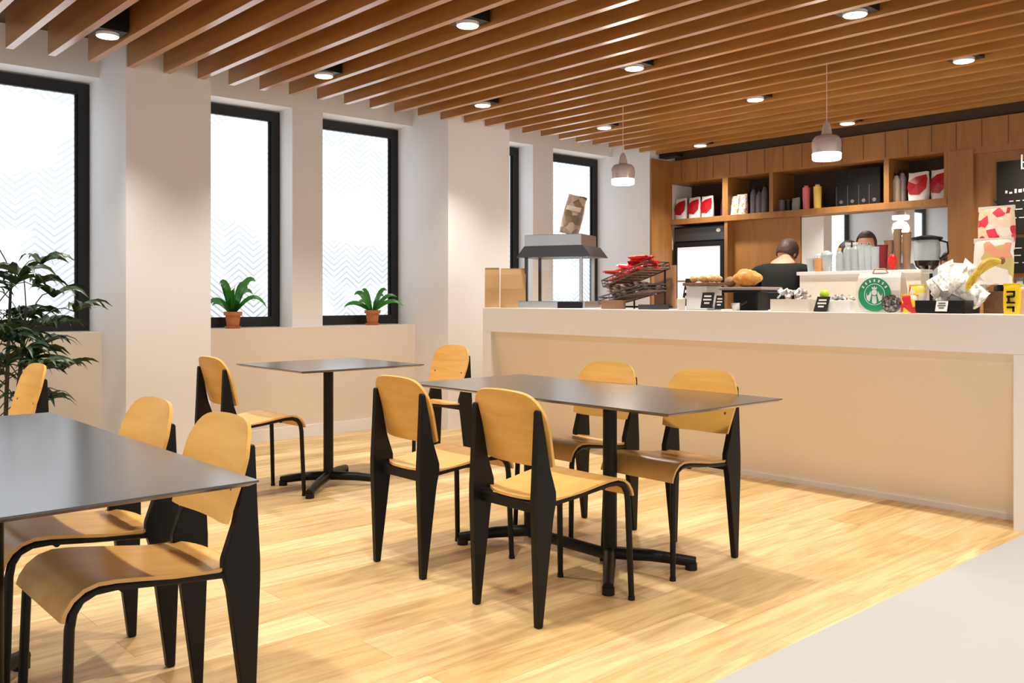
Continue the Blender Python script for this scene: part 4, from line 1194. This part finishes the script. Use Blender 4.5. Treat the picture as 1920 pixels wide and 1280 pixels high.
# yellow pack with dark lettering
yp = pouch('snack_pack', .085, .155, .04, M_['yel'], None, None, 'snack pack', 'plain bright yellow pack with dark lettering at the right end', C_(1898, 5.05), PI, 0, None, M_['yel'])
bm = nb()
for (ya, za, yb2, zb) in ((-.02, .11, .02, .12), (.012, .09, .02, .12), (-.02, .085, .015, .095), (-.015, .06, -.005, .09), (-.02, .055, .02, .064), (-.018, .03, .018, .04), (.008, .012, .018, .04)):
    box(bm, .018, .024, ya, yb2, za, zb)
obj('lettering', bm, M_['blackp'], yp)
pouch('snack_pack', .08, .14, .05, mat('peach_print', (.80, .50, .40), .5), None, None, 'snack pack', 'pale peach pack half cut off at the right edge of the photo', C_(1925, 5.07), PI)
bottle('dark_jar', 'dark glass jar behind the yellow pack', 'jar', C_(1880, 5.45), .045, .20, M_['blackp'], M_['greyp'])
for i, px in enumerate((1895, 1912)):
    bottle('jar', ('pale lidded jar behind the yellow pack, left one', 'pale lidded jar behind the yellow pack, right one')[i], 'jar', C_(px, 5.30 + .04 * i), .028, .19, M_['frost'], M_['greyp'], None, 'pale jars')

# ================================================================== PEOPLE
def skinmesh(name, verts, edges, radii, m, parent, lv=2):
    bm = nb(); L = bm.verts.layers.skin.verify()
    vs = []
    for i, v in enumerate(verts):
        nv = bm.verts.new(v); nv[L].radius = (radii[i], radii[i]) if not isinstance(radii[i], tuple) else radii[i]
        nv[L].use_root = (i == 0); vs.append(nv)
    for a_, b_ in edges: bm.edges.new((vs[a_], vs[b_]))
    me = bpy.data.meshes.new(name); bm.to_mesh(me); bm.free(); me.materials.append(m)
    o = bpy.data.objects.new(name, me); COL.objects.link(o); o.parent = parent
    s = o.modifiers.new('skin', 'SKIN'); s.use_smooth_shade = True
    ss = o.modifiers.new('sub', 'SUBSURF'); ss.levels = lv; ss.render_levels = lv
    return o

def person(label, loc, rz, H, shirt, hair, lean=.10, headturn=(0, 0), longhair=False, bow=0.0):
    """faces +x"""
    t = thing('person', label, 'person', loc, rz)
    k = H / 1.75
    def V(x, y, z): return (x * k, y * k, z * k)
    ln = lean
    # body: pelvis root .. neck, head core, arms, legs
    verts = [V(0, 0, .95), V(ln * .3, 0, 1.12), V(ln * .8, 0, 1.32), V(ln * 1.1, 0, 1.46), V(ln * 1.4 + bow * .5, 0, 1.54 - bow * .4), V(ln * 1.7 + .01 + bow, 0, 1.62 - bow)]
    rad = [.09, .08, .09, .06, .050, .058]
    edges = [(0, 1), (1, 2), (2, 3), (3, 4), (4, 5)]
    arms = {}
    for s in (-1, 1):
        b0 = len(verts)
        verts += [V(ln * 1.0, s * .10, 1.42), V(ln * 1.0, s * .195, 1.40), V(ln + .02, s * .235, 1.13), V(ln + .22, s * .17, 1.04), V(ln + .27, s * .155, 1.035)]
        rad += [.05, .045, .040, .030, .030]
        edges += [(3, b0), (b0, b0 + 1), (b0 + 1, b0 + 2), (b0 + 2, b0 + 3), (b0 + 3, b0 + 4)]
        palm_i = b0 + 4
        for q, (dy, L_) in enumerate(((-.033, .062), (-.012, .075), (.010, .072), (.030, .058))):
            f0 = len(verts)
            verts += [V(ln + .315, s * .155 + dy, 1.035), V(ln + .315 + L_ * .55, s * .155 + dy * 1.1, 1.028), V(ln + .315 + L_, s * .155 + dy * 1.1, 1.008)]
            rad += [.010, .009, .008]
            edges += [(palm_i, f0), (f0, f0 + 1), (f0 + 1, f0 + 2)]
        f0 = len(verts)
        verts += [V(ln + .27, s * .155 - s * .045, 1.025), V(ln + .31, s * .155 - s * .06, 1.015)]; rad += [.011, .009]
        edges += [(palm_i, f0), (f0, f0 + 1)]
        l0 = len(verts)
        verts += [V(0, s * .09, .90), V(.01, s * .10, .50), V(-.01, s * .10, .09), V(.12, s * .11, .045)]
        rad += [.09, .055, .038, .032]
        edges += [(0, l0), (l0, l0 + 1), (l0 + 1, l0 + 2), (l0 + 2, l0 + 3)]
    rad = [r * k for r in rad]
    skinmesh('body', verts, edges, rad, M_['skin'], t)
    # shirt
    sv = [V(0, 0, .93), V(ln * .3, 0, 1.12), V(ln * .8, 0, 1.32), V(ln * 1.1, 0, 1.47)]
    sr = [(.15, .15), (.15, .15), (.17, .17), (.12, .12)]
    se = [(0, 1), (1, 2), (2, 3)]
    for s in (-1, 1):
        b0 = len(sv)
        sv += [V(ln, s * .12, 1.40), V(ln, s * .205, 1.385), V(ln + .015, s * .238, 1.20)]
        sr += [(.10, .10), (.088, .088), (.070, .070)]
        se += [(2, b0), (b0, b0 + 1), (b0 + 1, b0 + 2)]
    skinmesh('shirt', sv, se, [(a_ * k, b_ * k) for a_, b_ in sr], shirt, t)
    # trousers and shoes
    tv = [V(0, 0, .93)]; trd = [.15]; te = []
    for s in (-1, 1):
        b0 = len(tv); tv += [V(0, s * .095, .82), V(.01, s * .10, .50), V(-.01, s * .10, .10)]; trd += [.105, .075, .06]
        te += [(0, b0), (b0, b0 + 1), (b0 + 1, b0 + 2)]
    skinmesh('trousers', tv, te, [r * k for r in trd], M_['trouser'], t)
    for s in (-1, 1):
        bm = nb(); ball(bm, V(.06, s * .105, .045), (.14 * k, .048 * k, .045 * k)); obj('shoe', bm, M_['shoe'], t, True)
    # head
    hx, hz = ln * 1.7 + .03 + bow * 1.1, 1.665 - bow
    bm = nb()
    ball(bm, (0, 0, 0), (.092 * k, .074 * k, .112 * k), 28, 20)
    for v in bm.verts:
        x_, y_, z_ = v.co / k
        if z_ < -.02 and x_ > -.02: v.co.y *= 1 + z_ * 2.0            # jaw narrows
        if x_ < -.02 and z_ < -.04: v.co.x *= .82
        if abs(y_) < .016 and x_ > .07 and -.05 < z_ < .01: v.co.x += .020 * k * (1 - abs(y_) / .02)   # nose
        if .015 < abs(y_) < .045 and x_ > .05 and 0.0 < z_ < .03: v.co.x -= .006 * k
        if abs(y_) < .03 and x_ > .05 and -.082 < z_ < -.066: v.co.x -= .004 * k
    ball(bm, (-.005 * k, .076 * k, -.005 * k), (.018 * k, .009 * k, .030 * k), 10, 8)
    ball(bm, (-.005 * k, -.076 * k, -.005 * k), (.018 * k, .009 * k, .030 * k), 10, 8)
    head = obj('head', bm, M_['skin'], t, True, V(hx, 0, hz))
    head.rotation_euler = (0, headturn[1], headturn[0])
    for s in (-1, 1):
        bm = nb(); ball(bm, (.079 * k, s * .030 * k, .012 * k), (.010 * k, .013 * k, .008 * k), 10, 8); ey = obj('eye', bm, M_['white'], head, True)
        bm = nb(); ball(bm, (.0865 * k, s * .030 * k, .012 * k), (.004 * k, .006 * k, .006 * k), 8, 6); obj('iris', bm, M_['hairk'], head, True)
    bm = nb(); ball(bm, (.084 * k, 0, -.062 * k), (.008 * k, .024 * k, .007 * k), 10, 8); obj('mouth', bm, M_['pink'], head, True)
    bm = nb(); ball(bm, (-.008 * k, 0, .014 * k), (.102 * k, .086 * k, .115 * k), 28, 20)
    kill = [v for v in bm.verts if (v.co.x / k > .045 and v.co.z / k < .062) or v.co.z / k < (-.045 if not longhair else -.2)]
    bmesh.ops.delete(bm, geom=kill, context='VERTS')
    if longhair:
        bm2 = []
        ball(bm, (-.045 * k, 0, -.07 * k), (.060 * k, .092 * k, .16 * k), 20, 14)
    ho = obj('hair', bm, hair, head, True)
    so = ho.modifiers.new('thick', 'SOLIDIFY'); so.thickness = .008
    return t
p = at(1462, 445, 6.35)
person('person in a black t-shirt behind the counter, back turned, head bowed', (p.x, p.y, 0), .35, p.z / 1.67 * 1.75, M_['shirtk'], M_['hairb'], .10, (-.5, .45), False, .11)
p = at(1571, 452, 6.5)
person('person with black hair mostly hidden behind the cups on the ledge', (p.x, p.y, 0), -1.7, p.z / 1.79 * 1.75, M_['shirtk'], M_['hairk'], .05)
p = at(1627, 434, 7.2)
person('person with long brown hair and dark red top facing the viewer behind the cups', (p.x, p.y, 0), PI + .35, p.z / 1.79 * 1.75, M_['shirtr'], M_['hairb'], .04, (0, 0), True)
